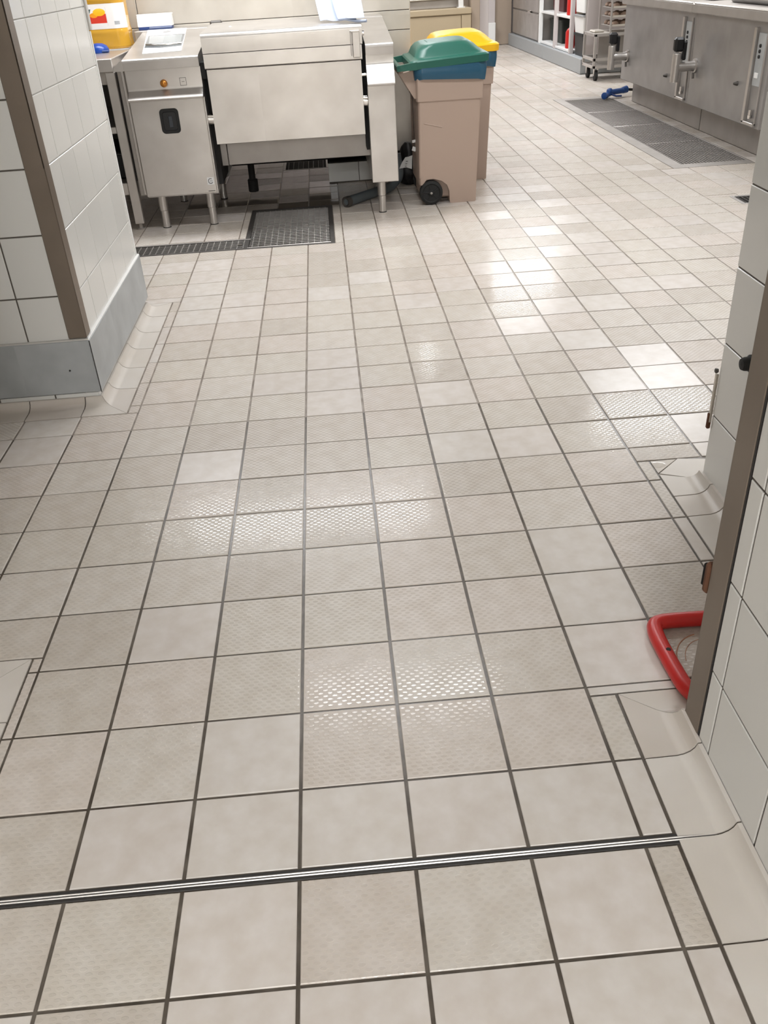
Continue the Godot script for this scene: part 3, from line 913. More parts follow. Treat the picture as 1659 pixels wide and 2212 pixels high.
	obj("emblem", on_slope(mb(), [[-0.80, -4.845], [-0.775, -4.81], [-0.745, -4.845], [-0.772, -4.885]], 0.0045), M.greyprint, t, 10.0).set_meta("label", "small grey diamond emblem")
	# legs
	for p in [[-0.865, -4.182], [-0.577, -4.182], [-0.845, -4.86], [-0.575, -4.86]]:
		var lg := obj("leg", mb().lathe(Vector3(p[0], 0, p[1]), Vector3.UP, [[0.004, 0.0225], [0.10, 0.0235], [0.103, 0.0265], [0.195, 0.0275]], 20), M.steel, t, 30.0)
		obj("foot_pad", mb().cyl(Vector3(p[0], 0, p[1]), Vector3(p[0], 0.004, p[1]), 0.0245, -1, 20), M.rubber, lg)
	# right column
	obj("column", mb().prism(col_profile(zb, 0.815), Vector3(0.405, 0, 0), Vector3.BACK, Vector3.UP, Vector3(0.155, 0, 0)), M.steel, t, 20.0)
	obj("column_front", mb().span(Vector3(0.404, 0.188, -4.127), Vector3(0.561, 0.714, -4.110), 0.003), M.steel, t)
	for p in [[0.46, -4.178], [0.47, -4.86]]:
		var lg := obj("leg", mb().lathe(Vector3(p[0], 0, p[1]), Vector3.UP, [[0.005, 0.022], [0.098, 0.0235], [0.1, 0.0215], [0.102, 0.0255], [0.19, 0.0265]], 20), M.steel, t, 30.0)
		obj("foot_pad", mb().cyl(Vector3(p[0], 0, p[1]), Vector3(p[0], 0.005, p[1]), 0.0235, -1, 20), M.rubber, lg)
	# pan body, rim and lid
	var pf := PackedVector2Array([Vector2(-4.135, 0.455), Vector2(-4.105, 0.462), Vector2(-4.112, 0.845), Vector2(-4.90, 0.86), Vector2(-4.90, 0.50), Vector2(-4.7, 0.42)])
	obj("pan_body", mb().prism(pf, Vector3(-0.482, 0, 0), Vector3.BACK, Vector3.UP, Vector3(0.860, 0, 0)), M.steel, t, 15.0)
	var pr := PackedVector2Array([Vector2(-4.095, 0.85), Vector2(-4.087, 0.855), Vector2(-4.089, 0.9235), Vector2(-4.92, 0.93), Vector2(-4.92, 0.85)])
	obj("pan_rim", mb().prism(pr, Vector3(-0.487, 0, 0), Vector3.BACK, Vector3.UP, Vector3(0.872, 0, 0)), M.steel, t, 15.0)
	var lp := PackedVector2Array([Vector2(-4.089, 0.927), Vector2(-4.089, 1.0), Vector2(-4.0925, 1.012), Vector2(-4.101, 1.0205), Vector2(-4.115, 1.025), Vector2(-4.8, 1.038), Vector2(-4.92, 1.03), Vector2(-4.92, 0.934)])
	var lid := obj("lid", mb().prism(lp, Vector3(-0.488, 0, 0), Vector3.BACK, Vector3.UP, Vector3(0.878, 0, 0)), M.steel, t, 30.0)
	obj("lid_droplet", mb().lathe(Vector3(-0.35, 1.031, -4.45), Vector3.UP, [[0.0, 0.008], [0.003, 0.006], [0.004, 0.0]], 10), M.white, lid)
	var hd := mb()
	hd.span(Vector3(0.324, 0.872, -4.088), Vector3(0.330, 0.994, -4.062), 0.002)
	hd.span(Vector3(0.324, 0.985, -4.088), Vector3(0.376, 0.995, -4.062), 0.002)
	hd.span(Vector3(0.335, 0.862, -4.074), Vector3(0.376, 0.988, -4.064), 0.003)
	obj("lid_handle", hd, M.steel, lid)
	obj("hinge_block", mb().span(Vector3(-0.515, 0.985, -4.97), Vector3(-0.44, 1.045, -4.925), 0.008), M.steel_dark, t)
	obj("hinge_block", mb().span(Vector3(0.36, 0.96, -4.97), Vector3(0.405, 1.04, -4.925), 0.008), M.steel_dark, t)
	# what shows in the slots beside the pan
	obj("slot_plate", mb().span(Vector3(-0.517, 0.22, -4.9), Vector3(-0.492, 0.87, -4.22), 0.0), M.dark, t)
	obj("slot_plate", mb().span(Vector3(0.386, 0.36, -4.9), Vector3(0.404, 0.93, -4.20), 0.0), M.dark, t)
	obj("slot_cover", mb().span(Vector3(-0.517, 0.80, -4.3), Vector3(-0.487, 0.885, -4.13), 0.003), M.rubber, t)
	for a in [[-0.52, -0.478, 0.59, 0.032], [0.376, 0.408, 0.632, 0.034]]:
		var ax := mb()
		ax.cyl(Vector3(a[0], a[2], -4.165), Vector3(a[1], a[2], -4.165), a[3], -1, 20, 0.004)
		for k in 2: ax.cyl(Vector3(a[0] + 0.004, a[2] + 0.018 - k * 0.02, -4.14), Vector3(a[1] - 0.004, a[2] + 0.018 - k * 0.02, -4.14), 0.0075, -1, 12)
		obj("tilt_axle", ax, M.chrome, t, 40.0)
	obj("tilt_pin", mb().cyl(Vector3(0.374, 0.768, -4.15), Vector3(0.406, 0.768, -4.15), 0.009, -1, 12), M.chrome, t, 40.0)
	obj("lid_pin", mb().lathe(Vector3(0.384, 0.977, -4.11), Vector3.RIGHT, [[0.0, 0.01], [0.006, 0.012], [0.018, 0.012], [0.02, 0.008]], 14), M.chrome, t, 40.0)
	# lower frame
	obj("apron", mb().span(Vector3(-0.452, 0.305, -4.345), Vector3(0.43, 0.50, -4.325), 0.002), M.steel_dull, t)
	obj("apron_corner", mb().span(Vector3(-0.52, 0.302, -4.40), Vector3(-0.4545, 0.50, -4.330), 0.003), M.steel_dull, t)
	obj("under_tray", mb().span(Vector3(-0.51, 0.31, -4.93), Vector3(0.41, 0.33, -4.35), 0.002), M.steel_dark, t)
	obj("frame_bracket", mb().prism(PackedVector2Array([Vector2(-0.52, 0.305), Vector2(-0.44, 0.305), Vector2(-0.49, 0.20), Vector2(-0.52, 0.18)]), Vector3(0, 0, -4.60), Vector3.RIGHT, Vector3.UP, Vector3(0, 0, 0.02)), M.steel_dark, t)
	obj("rear_ledge", mb().span(Vector3(-0.985, 0.93, -5.145), Vector3(0.56, 1.0135, -4.905), 0.003), M.steel, t)
	obj("rear_cover", mb().span(Vector3(-0.93, 0.31, -4.965), Vector3(0.41, 0.95, -4.935), 0.0), M.steel_dark, t)
	var dp := mb()
	dp.cyl(Vector3(-0.37, 0.10, -4.87), Vector3(-0.37, 0.31, -4.87), 0.022, -1, 14)
	dp.cyl(Vector3(-0.37, 0.03, -4.87), Vector3(-0.37, 0.11, -4.87), 0.034, -1, 14, 0.004)
	dp.cyl(Vector3(-0.40, 0.27, -4.87), Vector3(-0.40, 0.31, -4.87), 0.05, -1, 14, 0.004)
	obj("drain_pipe", dp, M.dark, t, 40.0)
	var cb := []
	for i in 17:
		var f := i / 16.0
		cb.append(Vector3(-0.50 + 0.09 * f, 0.31 - 0.085 * sin(f * PI), -4.84))
	obj("cable", mb().tube(cb, 0.005, 7), M.black, t, 60.0)
	cb = []
	for i in 25:
		var f := i / 24.0
		cb.append(Vector3(-0.16 + 0.42 * f, 0.31 - 0.052 * sin(f * PI) - 0.01 * sin(f * 9.0), -4.92))
	obj("cable", mb().tube(cb, 0.005, 7), M.black, t, 60.0)

func build_pan_neighbours() -> void:
	# grey drain hose behind the right leg
	var hp := []
	var cv := Curve3D.new()
	for q in [[Vector3(0.24, 0.032, -4.36), Vector3.ZERO, Vector3(0.1, 0, -0.1)], [Vector3(0.50, 0.036, -4.62), Vector3(-0.1, 0, 0.1), Vector3(0.06, 0.0, -0.05)], [Vector3(0.60, 0.07, -4.74), Vector3(-0.04, -0.02, 0.04), Vector3(0.03, 0.04, -0.02)], [Vector3(0.605, 0.22, -4.80), Vector3(0, -0.05, 0), Vector3.ZERO]]:
		cv.add_point(q[0], q[1], q[2])
	cv.bake_interval = 0.012
	for p in cv.get_baked_points(): hp.append(p)
	var hs := thing("drain_hose", "grey plastic drain hose lying on the floor behind the pan's right leg", "hose", Vector3(0.45, 0, -4.55))
	obj("hose", mb().tube(hp, 0.030, 16), M.pipe, hs, 60.0)
	obj("mouth", mb().lathe(Vector3(0.24, 0.032, -4.36), Vector3(-0.7, 0, 0.7).normalized(), [[-0.03, 0.0325], [0.004, 0.0325], [0.004, 0.025], [-0.01, 0.0]], 16), M.steel_dark, hs, 30.0)
	var ru := thing("rear_range", "steel cooking range back to back with the partition, only glimpsed under the tilting pan", "range", Vector3(-0.9, 0, -5.9))
	obj("body", mb().span(Vector3(-2.55, 0.30, -6.38), Vector3(0.735, 0.88, -5.425), 0.004), M.steel_dull, ru)
	obj("hob", mb().span(Vector3(-2.57, 0.885, -6.42), Vector3(0.745, 0.92, -5.425), 0.004), M.steel, ru)
	for x in [-2.4, -0.75, 0.62]:
		for z in [-6.3, -5.5]: obj("leg", mb().cyl(Vector3(x, 0, z), Vector3(x, 0.30, z), 0.025, -1, 16), M.steel_dull, ru, 40.0)
	# steel worktable on the left, mostly behind the pillar
	var w := thing("worktable", "stainless worktable with open dark shelves behind the left pillar", "table", Vector3(-1.5, 0, -4.6))
	obj("top", mb().span(Vector3(-1.95, 0.862, -5.12), Vector3(-0.998, 0.93, -4.15), 0.004), M.steel, w)
	obj("apron", mb().span(Vector3(-1.93, 0.80, -4.19), Vector3(-1.0, 0.862, -4.17), 0.002), M.steel_dull, w)
	obj("shelf", mb().span(Vector3(-1.93, 0.545, -5.10), Vector3(-1.05, 0.58, -4.168), 0.003), M.steel, w)
	obj("shelf", mb().span(Vector3(-1.93, 0.205, -5.10), Vector3(-1.05, 0.272, -4.166), 0.003), M.steel, w)
	obj("back_plate", mb().span(Vector3(-1.93, 0.21, -5.12), Vector3(-1.0, 0.862, -5.10), 0.0), M.steel_dark, w)
	obj("side_plate", mb().span(Vector3(-1.0, 0.27, -5.10), Vector3(-0.992, 0.862, -4.22), 0.0), M.steel_dark, w)
	obj("side_plate", mb().span(Vector3(-1.94, 0.27, -5.10), Vector3(-1.93, 0.862, -4.22), 0.0), M.steel_dark, w)
	for p in [[-1.022, -4.178], [-1.90, -4.178], [-1.022, -5.08], [-1.90, -5.08]]:
		var lg := obj("leg", mb().span(Vector3(p[0] - 0.0265, 0.036, p[1] - 0.022), Vector3(p[0] + 0.0265, 0.862, p[1] + 0.022), 0.003), M.steel, w)
		obj("foot", mb().lathe(Vector3(p[0], 0, p[1]), Vector3.UP, [[0.0, 0.02], [0.006, 0.02], [0.01, 0.011], [0.04, 0.011]], 14), M.steel_dull, lg, 30.0)
	var bx := thing("storage_crate", "dark crate on the bottom shelf of the worktable behind the pillar", "crate", Vector3(-1.25, 0.272, -4.6))
	obj("body", mb().span(Vector3(-1.40, 0.272, -4.8), Vector3(-1.06, 0.42, -4.30), 0.01), M.rubber, bx)
	obj("rim", mb().span(Vector3(-1.41, 0.405, -4.81), Vector3(-1.05, 0.425, -4.29), 0.006), M.black, bx)
	# jug of oil on the table
	var j := thing("oil_jug", "large clear plastic jug of yellow oil with a white fruit label on the worktable", "jug", Vector3(-1.095, 0.93, -4.83))
	var rings := []
	var c := Vector3(-1.135, 0, -4.86)
	for e in [[0.932, 0.80], [0.940, 0.95], [0.952, 0.99], [1.0, 0.96], [1.022, 0.99], [1.038, 0.97], [1.044, 0.95], [1.18, 0.95], [1.19, 0.99], [1.215, 1.0], [1.26, 0.9], [1.30, 0.5], [1.32, 0.24], [1.37, 0.22]]:
		var q := PackedVector3Array()
		for p in round_rect(0.285 * e[1], 0.235 * e[1], 0.07 * e[1], 6): q.append(c + Vector3(p.x, e[0], p.y))
		rings.append(q)
	obj("body", mb().loft(rings), M.oil, j, 50.0)
	obj("base_rim", mb().loft([PackedVector3Array(Array(rings[1]).map(func(p): return Vector3(p.x, 0.930, p.z))), PackedVector3Array(Array(rings[2]).map(func(p): return Vector3(p.x, 0.9375, p.z)))]), M.white, j, 30.0)
	obj("cap", mb().cyl(c + Vector3(0, 1.37, 0), c + Vector3(0, 1.40, 0), 0.036, -1, 20, 0.004), M.red, j, 30.0)
	# label: white with a red field, a yellow lemon pair, a leaf and a small bar code
	var li := Image.create(256, 160, false, Image.FORMAT_RGB8)
	li.fill(Color(0.95, 0.93, 0.91))
	for y in 160:
		for x in 256:
			if x > 22 and x < 158 and y > 62 and y < 122: li.set_pixel(x, y, Color(0.86, 0.24, 0.17))
			var d := Vector2((x - 122) / 34.0, (y - 52) / 24.0)
			var e := Vector2((x - 90) / 22.0, (y - 70) / 16.0)
			if d.length() < 1.0: li.set_pixel(x, y, Color(0.98, 0.74, 0.10).lerp(Color(1, 0.85, 0.3), clampf(-d.y * 0.5 + 0.2, 0.0, 1.0)))
			elif e.length() < 1.0: li.set_pixel(x, y, Color(0.97, 0.62, 0.12))
			var lf := Vector2(x - 66, y - 48)
			if absf(lf.x * 0.9 + lf.y * 0.3) < 6.0 and absf(lf.y) < 18: li.set_pixel(x, y, Color(0.30, 0.38, 0.36))
			if x > 158 and x < 162 and y < 140 and y > 20: li.set_pixel(x, y, Color(0.90, 0.88, 0.86))
			if x > 196 and x < 226 and y > 112 and y < 136: li.set_pixel(x, y, Color(0.45, 0.45, 0.47) if (x % 5) < 2 else Color(0.8, 0.8, 0.8))
			if x > 16 and x < 52 and y > 20 and y < 28: li.set_pixel(x, y, Color(0.78, 0.78, 0.78))
	var lm := mat(Color.WHITE, 0.45)
	lm.albedo_texture = ImageTexture.create_from_image(li)
	var lb := mb()
	var cut: PackedVector2Array = round_rect(0.285 * 0.955, 0.235 * 0.955, 0.067, 8)
	var path := []
	for i in cut.size(): path.append(cut[i])
	# the front run goes from the left side round the front (+z) to the right side
	var front := path.filter(func(p): return p.y > -0.035)
	front.sort_custom(func(a, b): return atan2(a.y, a.x) > atan2(b.y, b.x))
	for i in front.size() - 1:
		var a: Vector2 = front[i]; var b: Vector2 = front[i + 1]
		var u0 := float(i) / (front.size() - 1); var u1 := float(i + 1) / (front.size() - 1)
		u0 = (a.x + 0.137) / 0.274; u1 = (b.x + 0.137) / 0.274
		lb.quad(c + Vector3(a.x, 1.046, a.y), c + Vector3(b.x, 1.046, b.y), c + Vector3(b.x, 1.177, b.y), c + Vector3(a.x, 1.177, a.y))
		for q in [Vector2(u0, 1), Vector2(u1, 0), Vector2(u1, 1), Vector2(u0, 1), Vector2(u0, 0), Vector2(u1, 0)]: lb.uvs.append(q)
	obj("label", lb, lm, j, 60.0).set_meta("label", "white label printed with yellow fruit on a red field")
	var bc := thing("blue_lid", "small domed blue plastic lid on the worktable in front of the oil jug", "lid", Vector3(-1.155, 0.93, -4.60))
	obj("dome", mb().lathe(Vector3(-1.165, 0.931, -4.64), Vector3.UP, [[0.0, 0.062], [0.018, 0.063], [0.036, 0.052], [0.047, 0.03], [0.05, 0.0]], 28), M.blueplastic, bc, 50.0)
	obj("tab", mb().box(Vector3(-1.12, 0.938, -4.60), Vector3(0.05, 0.014, 0.03), 0.005), M.navy, bc)
	# film box on the rear ledge
	var fb := thing("film_box", "slim white box with a dark blue lower edge on the ledge behind the control panel", "box", Vector3(-0.87, 1.0135, -5.05))
	obj("body", mb().prism(PackedVector2Array([Vector2(-5.10, 1.031), Vector2(-5.02, 1.031), Vector2(-5.02, 1.04), Vector2(-5.035, 1.085), Vector2(-5.045, 1.096), Vector2(-5.10, 1.096)]), Vector3(-0.975, 0, 0), Vector3.BACK, Vector3.UP, Vector3(0.215, 0, 0)), M.white, fb, 20.0)
	obj("base_band", mb().span(Vector3(-0.972, 1.014, -5.10), Vector3(-0.763, 1.0305, -5.018), 0.002), M.navy, fb)
	obj("base_patch", mb().span(Vector3(-0.905, 1.020, -5.02), Vector3(-0.764, 1.0285, -5.0165), 0.001), mat(rgb8(120, 132, 160), 0.4), fb)
	obj("top_flap", mb().span(Vector3(-0.978, 1.091, -5.102), Vector3(-0.757, 1.0985, -5.040), 0.002), M.white, fb)
	# plastic sheet hanging over a rail above the pan, its foot on the lid
	var rail := thing("hanging_rail", "thin steel rail on wall brackets above the right end of the pan", "rail", Vector3(0.27, 1.5, -4.9))
	obj("bar", mb().cyl(Vector3(0.02, 1.475, -4.72), Vector3(0.62, 1.475, -4.72), 0.011, -1, 12), M.steel, rail, 40.0)
	for x in [0.06, 0.58]: obj("bracket", mb().span(Vector3(x - 0.008, 1.463, -5.147), Vector3(x + 0.008, 1.487, -4.71), 0.002), M.steel, rail)
	var sh := thing("plastic_sheet", "pale blue-white plastic sheet hanging over the rail onto the right end of the pan lid", "sheet", Vector3(0.27, 1.036, -4.6))
	var g := []
	for i in 21:
		var f := i / 20.0
		var row := []
		for k in 13:
			var s := k / 12.0
			var top := Vector3(0.115 + s * 0.16, 1.488, -4.706)
			var bot := Vector3(0.170 + s * 0.20, 1.0365, -4.27 + s * 0.10)
			var p := top.lerp(bot, f)
			p.y -= 0.06 * sin(f * PI)
			p.z += 0.018 * sin(s * 8.0 + f * 2.5) * minf(1.0, f * 3.0) * (1.0 - 0.6 * f)
			p.y = maxf(p.y, 1.0395 + 0.004 * sin(s * 12.0))
			row.append(p)
		g.append(row)
	obj("main_sheet", mb().sheet(g, 0.0015), M.film, sh, 60.0)
	g = []
	for i in 19:
		var f := i / 18.0
		var row := []
		for k in 11:
			var s := k / 10.0
			var p := Vector3(0.205 + 0.10 * s, 1.490, -4.70).lerp(Vector3(0.265 + 0.145 * s, 1.046, -4.20 + 0.08 * s), f)
			p.x += 0.035 * sin(f * PI) * (s - 0.2)
			p.y += -0.045 * sin(f * PI) + 0.004
			p.z += 0.030 * sin(s * PI) * minf(1.0, f * 2.0) + 0.012
			p.y = maxf(p.y, 1.046 + 0.007 * sin(s * 7.0))
			row.append(p)
		g.append(row)
	obj("folded_flap", mb().sheet(g, 0.0015), M.film, sh, 60.0)
	var roll := []
	for i in 12:
		var f := i / 11.0
		roll.append(Vector3(0.27 + 0.15 * f, 1.044 + 0.004 * sin(f * 7.0) - 0.012 * f * f, -4.165 + 0.07 * f))
	obj("rolled_hem", mb().tube(roll, 0.0075, 9), M.film, sh, 60.0)
	# black sack and paper between the pan and the bins
	var bs := thing("rubbish_sack", "small crumpled black plastic sack on the floor behind the green-lidded bin's wheel", "sack", Vector3(0.69, 0, -4.93))
	var f2 := FastNoiseLite.new(); f2.seed = 9; f2.frequency = 6.0
	rings = []
	for i in 12:
		var f := i / 11.0
		var q := PackedVector3Array()
		for k in 22:
			var a := TAU * k / 22
			var r := (0.105 * sqrt(maxf(0.02, sin(PI * (0.12 + 0.86 * f)))) )
			var p := Vector3(cos(a) * r, 0.002 + f * 0.26, sin(a) * r)
			r += 0.03 * f2.get_noise_3dv(p)
			q.append(Vector3(0.695 + cos(a) * r * 0.8, p.y, -4.93 + sin(a) * r))
		rings.append(q)
	obj("sack", mb().loft(rings), M.black, bs, 25.0)
	var wp := thing("paper_scrap", "crumpled white printed paper scrap sticking out beside the black sack", "paper", Vector3(0.66, 0.15, -4.72))
	obj("sheet", mb().sheet([[Vector3(0.615, 0.135, -4.735), Vector3(0.66, 0.145, -4.715), Vector3(0.695, 0.135, -4.70)], [Vector3(0.635, 0.17, -4.745), Vector3(0.67, 0.178, -4.725), Vector3(0.70, 0.19, -4.715)], [Vector3(0.66, 0.20, -4.755), Vector3(0.68, 0.205, -4.74), Vector3(0.705, 0.215, -4.73)]], 0.0015), M.white, wp, 30.0)
	var pm := mb()
	for k in 3: pm.box(Vector3(0.668 + 0.004 * k, 0.152 + 0.014 * k, -4.7165 - 0.004 * k), Vector3(0.034, 0.003, 0.003), 0.0)
	obj("print_line", pm, M.steel_dark, wp)
	# white paper clip tag hanging higher up
	var pt := thing("white_tag", "two small white paper tags hanging against the nearer bin, beside the pan column", "tag", Vector3(0.69, 0.29, -4.46))
	obj("card", mb().box(Vector3(0.692, 0.345, -4.46), Vector3(0.022, 0.016, 0.004), 0.001, Basis(Vector3.BACK, 0.15)), M.white, pt)
	obj("card", mb().box(Vector3(0.692, 0.300, -4.46), Vector3(0.024, 0.026, 0.004), 0.001, Basis(Vector3.BACK, -0.4)), M.white, pt)
	obj("string", mb().cyl(Vector3(0.696, 0.29, -4.463), Vector3(0.690, 0.62, -4.463), 0.0015, -1, 6), M.dark, pt)

# ---------------------------------------------------------------- wheeled bins
func body_ring(poly: PackedVector2Array, zc: float, side: float, inset: float, grow: float) -> PackedVector3Array:
	var lo := 1e9; var hi := -1e9
	for p in poly: lo = minf(lo, p.x); hi = maxf(hi, p.x)
	var o := PackedVector3Array()
	for p in poly:
		var w := 0.205 + 0.045 * p.y / 0.72
		o.append(Vector3(clampf(p.x, lo + inset * 0.8, hi - inset), p.y, zc + side * (w - grow)))
	return o

func bin_part(poly: PackedVector2Array, zc: float, cut := 0.022, thin := 0.0) -> MB:     # side outline swept across the bin with rounded upright edges
	var m := mb()
	var rs := []
	var lv := [[1.0, 0.0], [0.45, 0.10], [0.12, 0.45], [0.0, 1.0]]
	for e in lv: rs.append(body_ring(poly, zc, -1.0, cut * e[0], cut * e[1] + thin))
	for k in range(3, -1, -1): rs.append(body_ring(poly, zc, 1.0, cut * lv[k][0], cut * lv[k][1] + thin))
	var t := PackedVector3Array()
	var n := poly.size()
	for k in rs.size() - 1:
		for i in n:
			var j := (i + 1) % n
			for p in [rs[k][i], rs[k][j], rs[k + 1][j], rs[k][i], rs[k + 1][j], rs[k + 1][i]]: t.append(p)
	var id := Geometry2D.triangulate_polygon(poly)
	for e in 2:
		var r: PackedVector3Array = rs[0] if e == 0 else rs[-1]
		for i in range(0, id.size(), 3):
			var q := [r[id[i]], r[id[i + 1]], r[id[i + 2]]]
			var nz: float = (q[1] - q[0]).cross(q[2] - q[0]).z
			var flip := nz > 0.0
			# caps must agree with the side faces; the side faces run k -> k+1 in +z
			var side_n: Vector3 = (rs[0][1] - rs[0][0]).cross(rs[1][1] - rs[0][0])
			var mid := Vector3.ZERO
			for p in rs[0]: mid += p
			mid /= n
			var outward := side_n.dot((rs[0][0] + rs[0][1]) / 2.0 - mid) > 0.0
			var want_pos_z := (e == 1) == outward
			if flip != want_pos_z: t.append_array([q[0], q[2], q[1]])
			else: t.append_array(q)
	return m.solid(t)

func rr3(x0: float, x1: float, w: float, r: float, y: float, zc: float, tilt := 0.0, seg := 5) -> PackedVector3Array:
	var q := PackedVector3Array()
	for p in round_rect(x1 - x0, w * 2.0, r, seg): q.append(Vector3((x0 + x1) / 2.0 + p.x, y + tilt * ((x0 + x1) / 2.0 + p.x - 0.85), zc + p.y))
	return q

func wheel_bin(label: String, lid_m: Material, dx: float, zc: float, tilt: float) -> void:
	var t := thing("wheeled_bin", label, "bin", Vector3(0.9, 0, zc), "wheeled bins beside the tilting pan")
	var P := func(a: Array) -> PackedVector2Array:
		var o := PackedVector2Array()
		for e in a: o.append(Vector2(e[0], e[1]))
		return o
	var parts := []
	var well := [[0.703, 0.60], [0.700, 0.118], [0.745, 0.150], [0.79, 0.152], [0.84, 0.138], [0.872, 0.112], [0.886, 0.075], [0.890, 0.004], [0.897, 0.0], [1.046, 0.0], [1.053, 0.006], [1.079, 0.60]]
	obj("body", bin_part(P.call(well), zc, 0.024), M.tan, t, 30.0)
	obj("rim_band", bin_part(P.call([[0.694, 0.595], [1.086, 0.595], [1.094, 0.722], [0.694, 0.722]]), zc, 0.024, -0.006), M.tan, t, 30.0)
	obj("axle_housing", mb().span(Vector3(0.715, 0.03, zc - 0.17), Vector3(0.90, 0.20, zc + 0.165), 0.01), M.tan, t)
	# ridge mark on the near side, handle brackets and bar
	obj("side_ridge", mb().cyl(Vector3(0.735, 0.475, zc + 0.233), Vector3(0.845, 0.448, zc + 0.2315), 0.0045, -1, 8), M.tan, t)
	obj("corner_rib", mb().cyl(Vector3(0.712, 0.16, zc + 0.205), Vector3(0.716, 0.59, zc + 0.232), 0.012, -1, 10), M.tan, t, 40.0)
	for s in [-1.0, 1.0]:
		obj("handle_bracket", mb().prism(P.call([[0.60, 0.745], [0.70, 0.765], [0.70, 0.61], [0.685, 0.61]]), Vector3(0, 0, zc + s * 0.20 - 0.02), Vector3.RIGHT, Vector3.UP, Vector3(0, 0, 0.04)), M.tan, t)
	obj("handle_bar", mb().cyl(Vector3(0.612, 0.745, zc - 0.21), Vector3(0.612, 0.745, zc + 0.21), 0.015, -1, 14), M.tan, t, 40.0)
	for s in [-1.0, 1.0]:
		var z: float = zc + s * 0.205
		var w := obj("wheel", mb().lathe(Vector3(0.772, 0.072, z - 0.026), Vector3.BACK, [[0.0, 0.055], [0.004, 0.069], [0.012, 0.072], [0.040, 0.072], [0.048, 0.069], [0.052, 0.056], [0.047, 0.050], [0.046, 0.020], [0.052, 0.015], [0.053, 0.0]], 32), M.rubber, t, 30.0)
		obj("hub_cap", mb().lathe(Vector3(0.772, 0.072, z + 0.026), Vector3.BACK, [[0.0, 0.008], [0.004, 0.007], [0.006, 0.0]], 14), M.steel_dull, w, 40.0)
		for k in 5:
			var a := TAU * k / 5 + 0.5
			obj("spoke", mb().box(Vector3(0.772 + cos(a) * 0.033, 0.072 + sin(a) * 0.033, z + 0.0215), Vector3(0.034, 0.007, 0.005), 0.001, Basis(Vector3.BACK, a)), M.black, w)
	obj("axle", mb().cyl(Vector3(0.772, 0.072, zc - 0.2), Vector3(0.772, 0.072, zc + 0.2), 0.009, -1, 10), M.steel_dark, t, 40.0)
	# liner folded over the rim
	var n := 64
	var rs := []
	var base: PackedVector2Array = round_rect(0.412, 0.524, 0.05, 15)
	for i in 6:
		var f := i / 5.0
		var q := PackedVector3Array()
		for k in base.size():
			var a := atan2(base[k].y, base[k].x)
			var b := base[k].normalized()
			var hem := 0.705 - 0.010 * sin(a * 2.0 + 0.6) - 0.006 * sin(a * 9.0)
			var bulge := 0.004 + 0.010 * sin(f * PI) + 0.003 * sin(a * 17.0 + f * 4.0) + 0.002 * sin(a * 31.0)
			q.append(Vector3(0.895 + base[k].x + b.x * bulge, lerpf(0.80, hem, f), zc + base[k].y + b.y * bulge))
		rs.append(q)
	var rin := PackedVector3Array()
	for p in rs[0]: rin.append(Vector3(0.895 + (p.x - 0.895) * 0.93, 0.802, zc + (p.z - zc) * 0.94))
	rs.push_front(rin)
	obj("liner", mb().loft(rs, false), M.bag, t, 50.0).set_meta("label", "blue plastic liner folded over the rim")
	# lid: skirt, raised dome, notch by the hinge
	var lid := obj("lid", mb().loft([
		rr3(0.668, 1.110, 0.262, 0.03, 0.772, zc, tilt), rr3(0.660, 1.120, 0.272, 0.035, 0.776, zc, tilt), rr3(0.658, 1.122, 0.274, 0.035, 0.812, zc, tilt), rr3(0.666, 1.112, 0.264, 0.03, 0.820, zc, tilt),
		rr3(0.682, 1.094, 0.240, 0.05, 0.823, zc, tilt), rr3(0.694, 1.082, 0.228, 0.06, 0.832, zc, tilt), rr3(0.706, 1.048, 0.205, 0.07, 0.864, zc, tilt), rr3(0.726, 1.020, 0.188, 0.08, 0.884, zc, tilt), rr3(0.748, 0.998, 0.17, 0.08, 0.891, zc, tilt), rr3(0.79, 0.96, 0.13, 0.06, 0.894, zc, tilt)]), lid_m, t, 28.0)
	obj("lid_grip", mb().box(Vector3(0.775, 0.870, zc), Vector3(0.05, 0.03, 0.16), 0.008, Basis(Vector3.BACK, 0.5)), lid_m, lid)
	var hb := mb()
	for s in [-1.0, 1.0]: hb.prism(P.call([[0.586, 0.778 - 0.26 * tilt], [0.70, 0.774 - 0.15 * tilt], [0.70, 0.815 - 0.15 * tilt], [0.586, 0.806 - 0.26 * tilt]]), Vector3(0, 0, zc + s * 0.258 - 0.016), Vector3.RIGHT, Vector3.UP, Vector3(0, 0, 0.032))
	hb.span(Vector3(0.584, 0.776 - 0.26 * tilt, zc - 0.274), Vector3(0.610, 0.808 - 0.26 * tilt, zc + 0.274), 0.006)
	obj("hinge_bar", hb, lid_m, lid, 20.0)
	t.position.x += dx

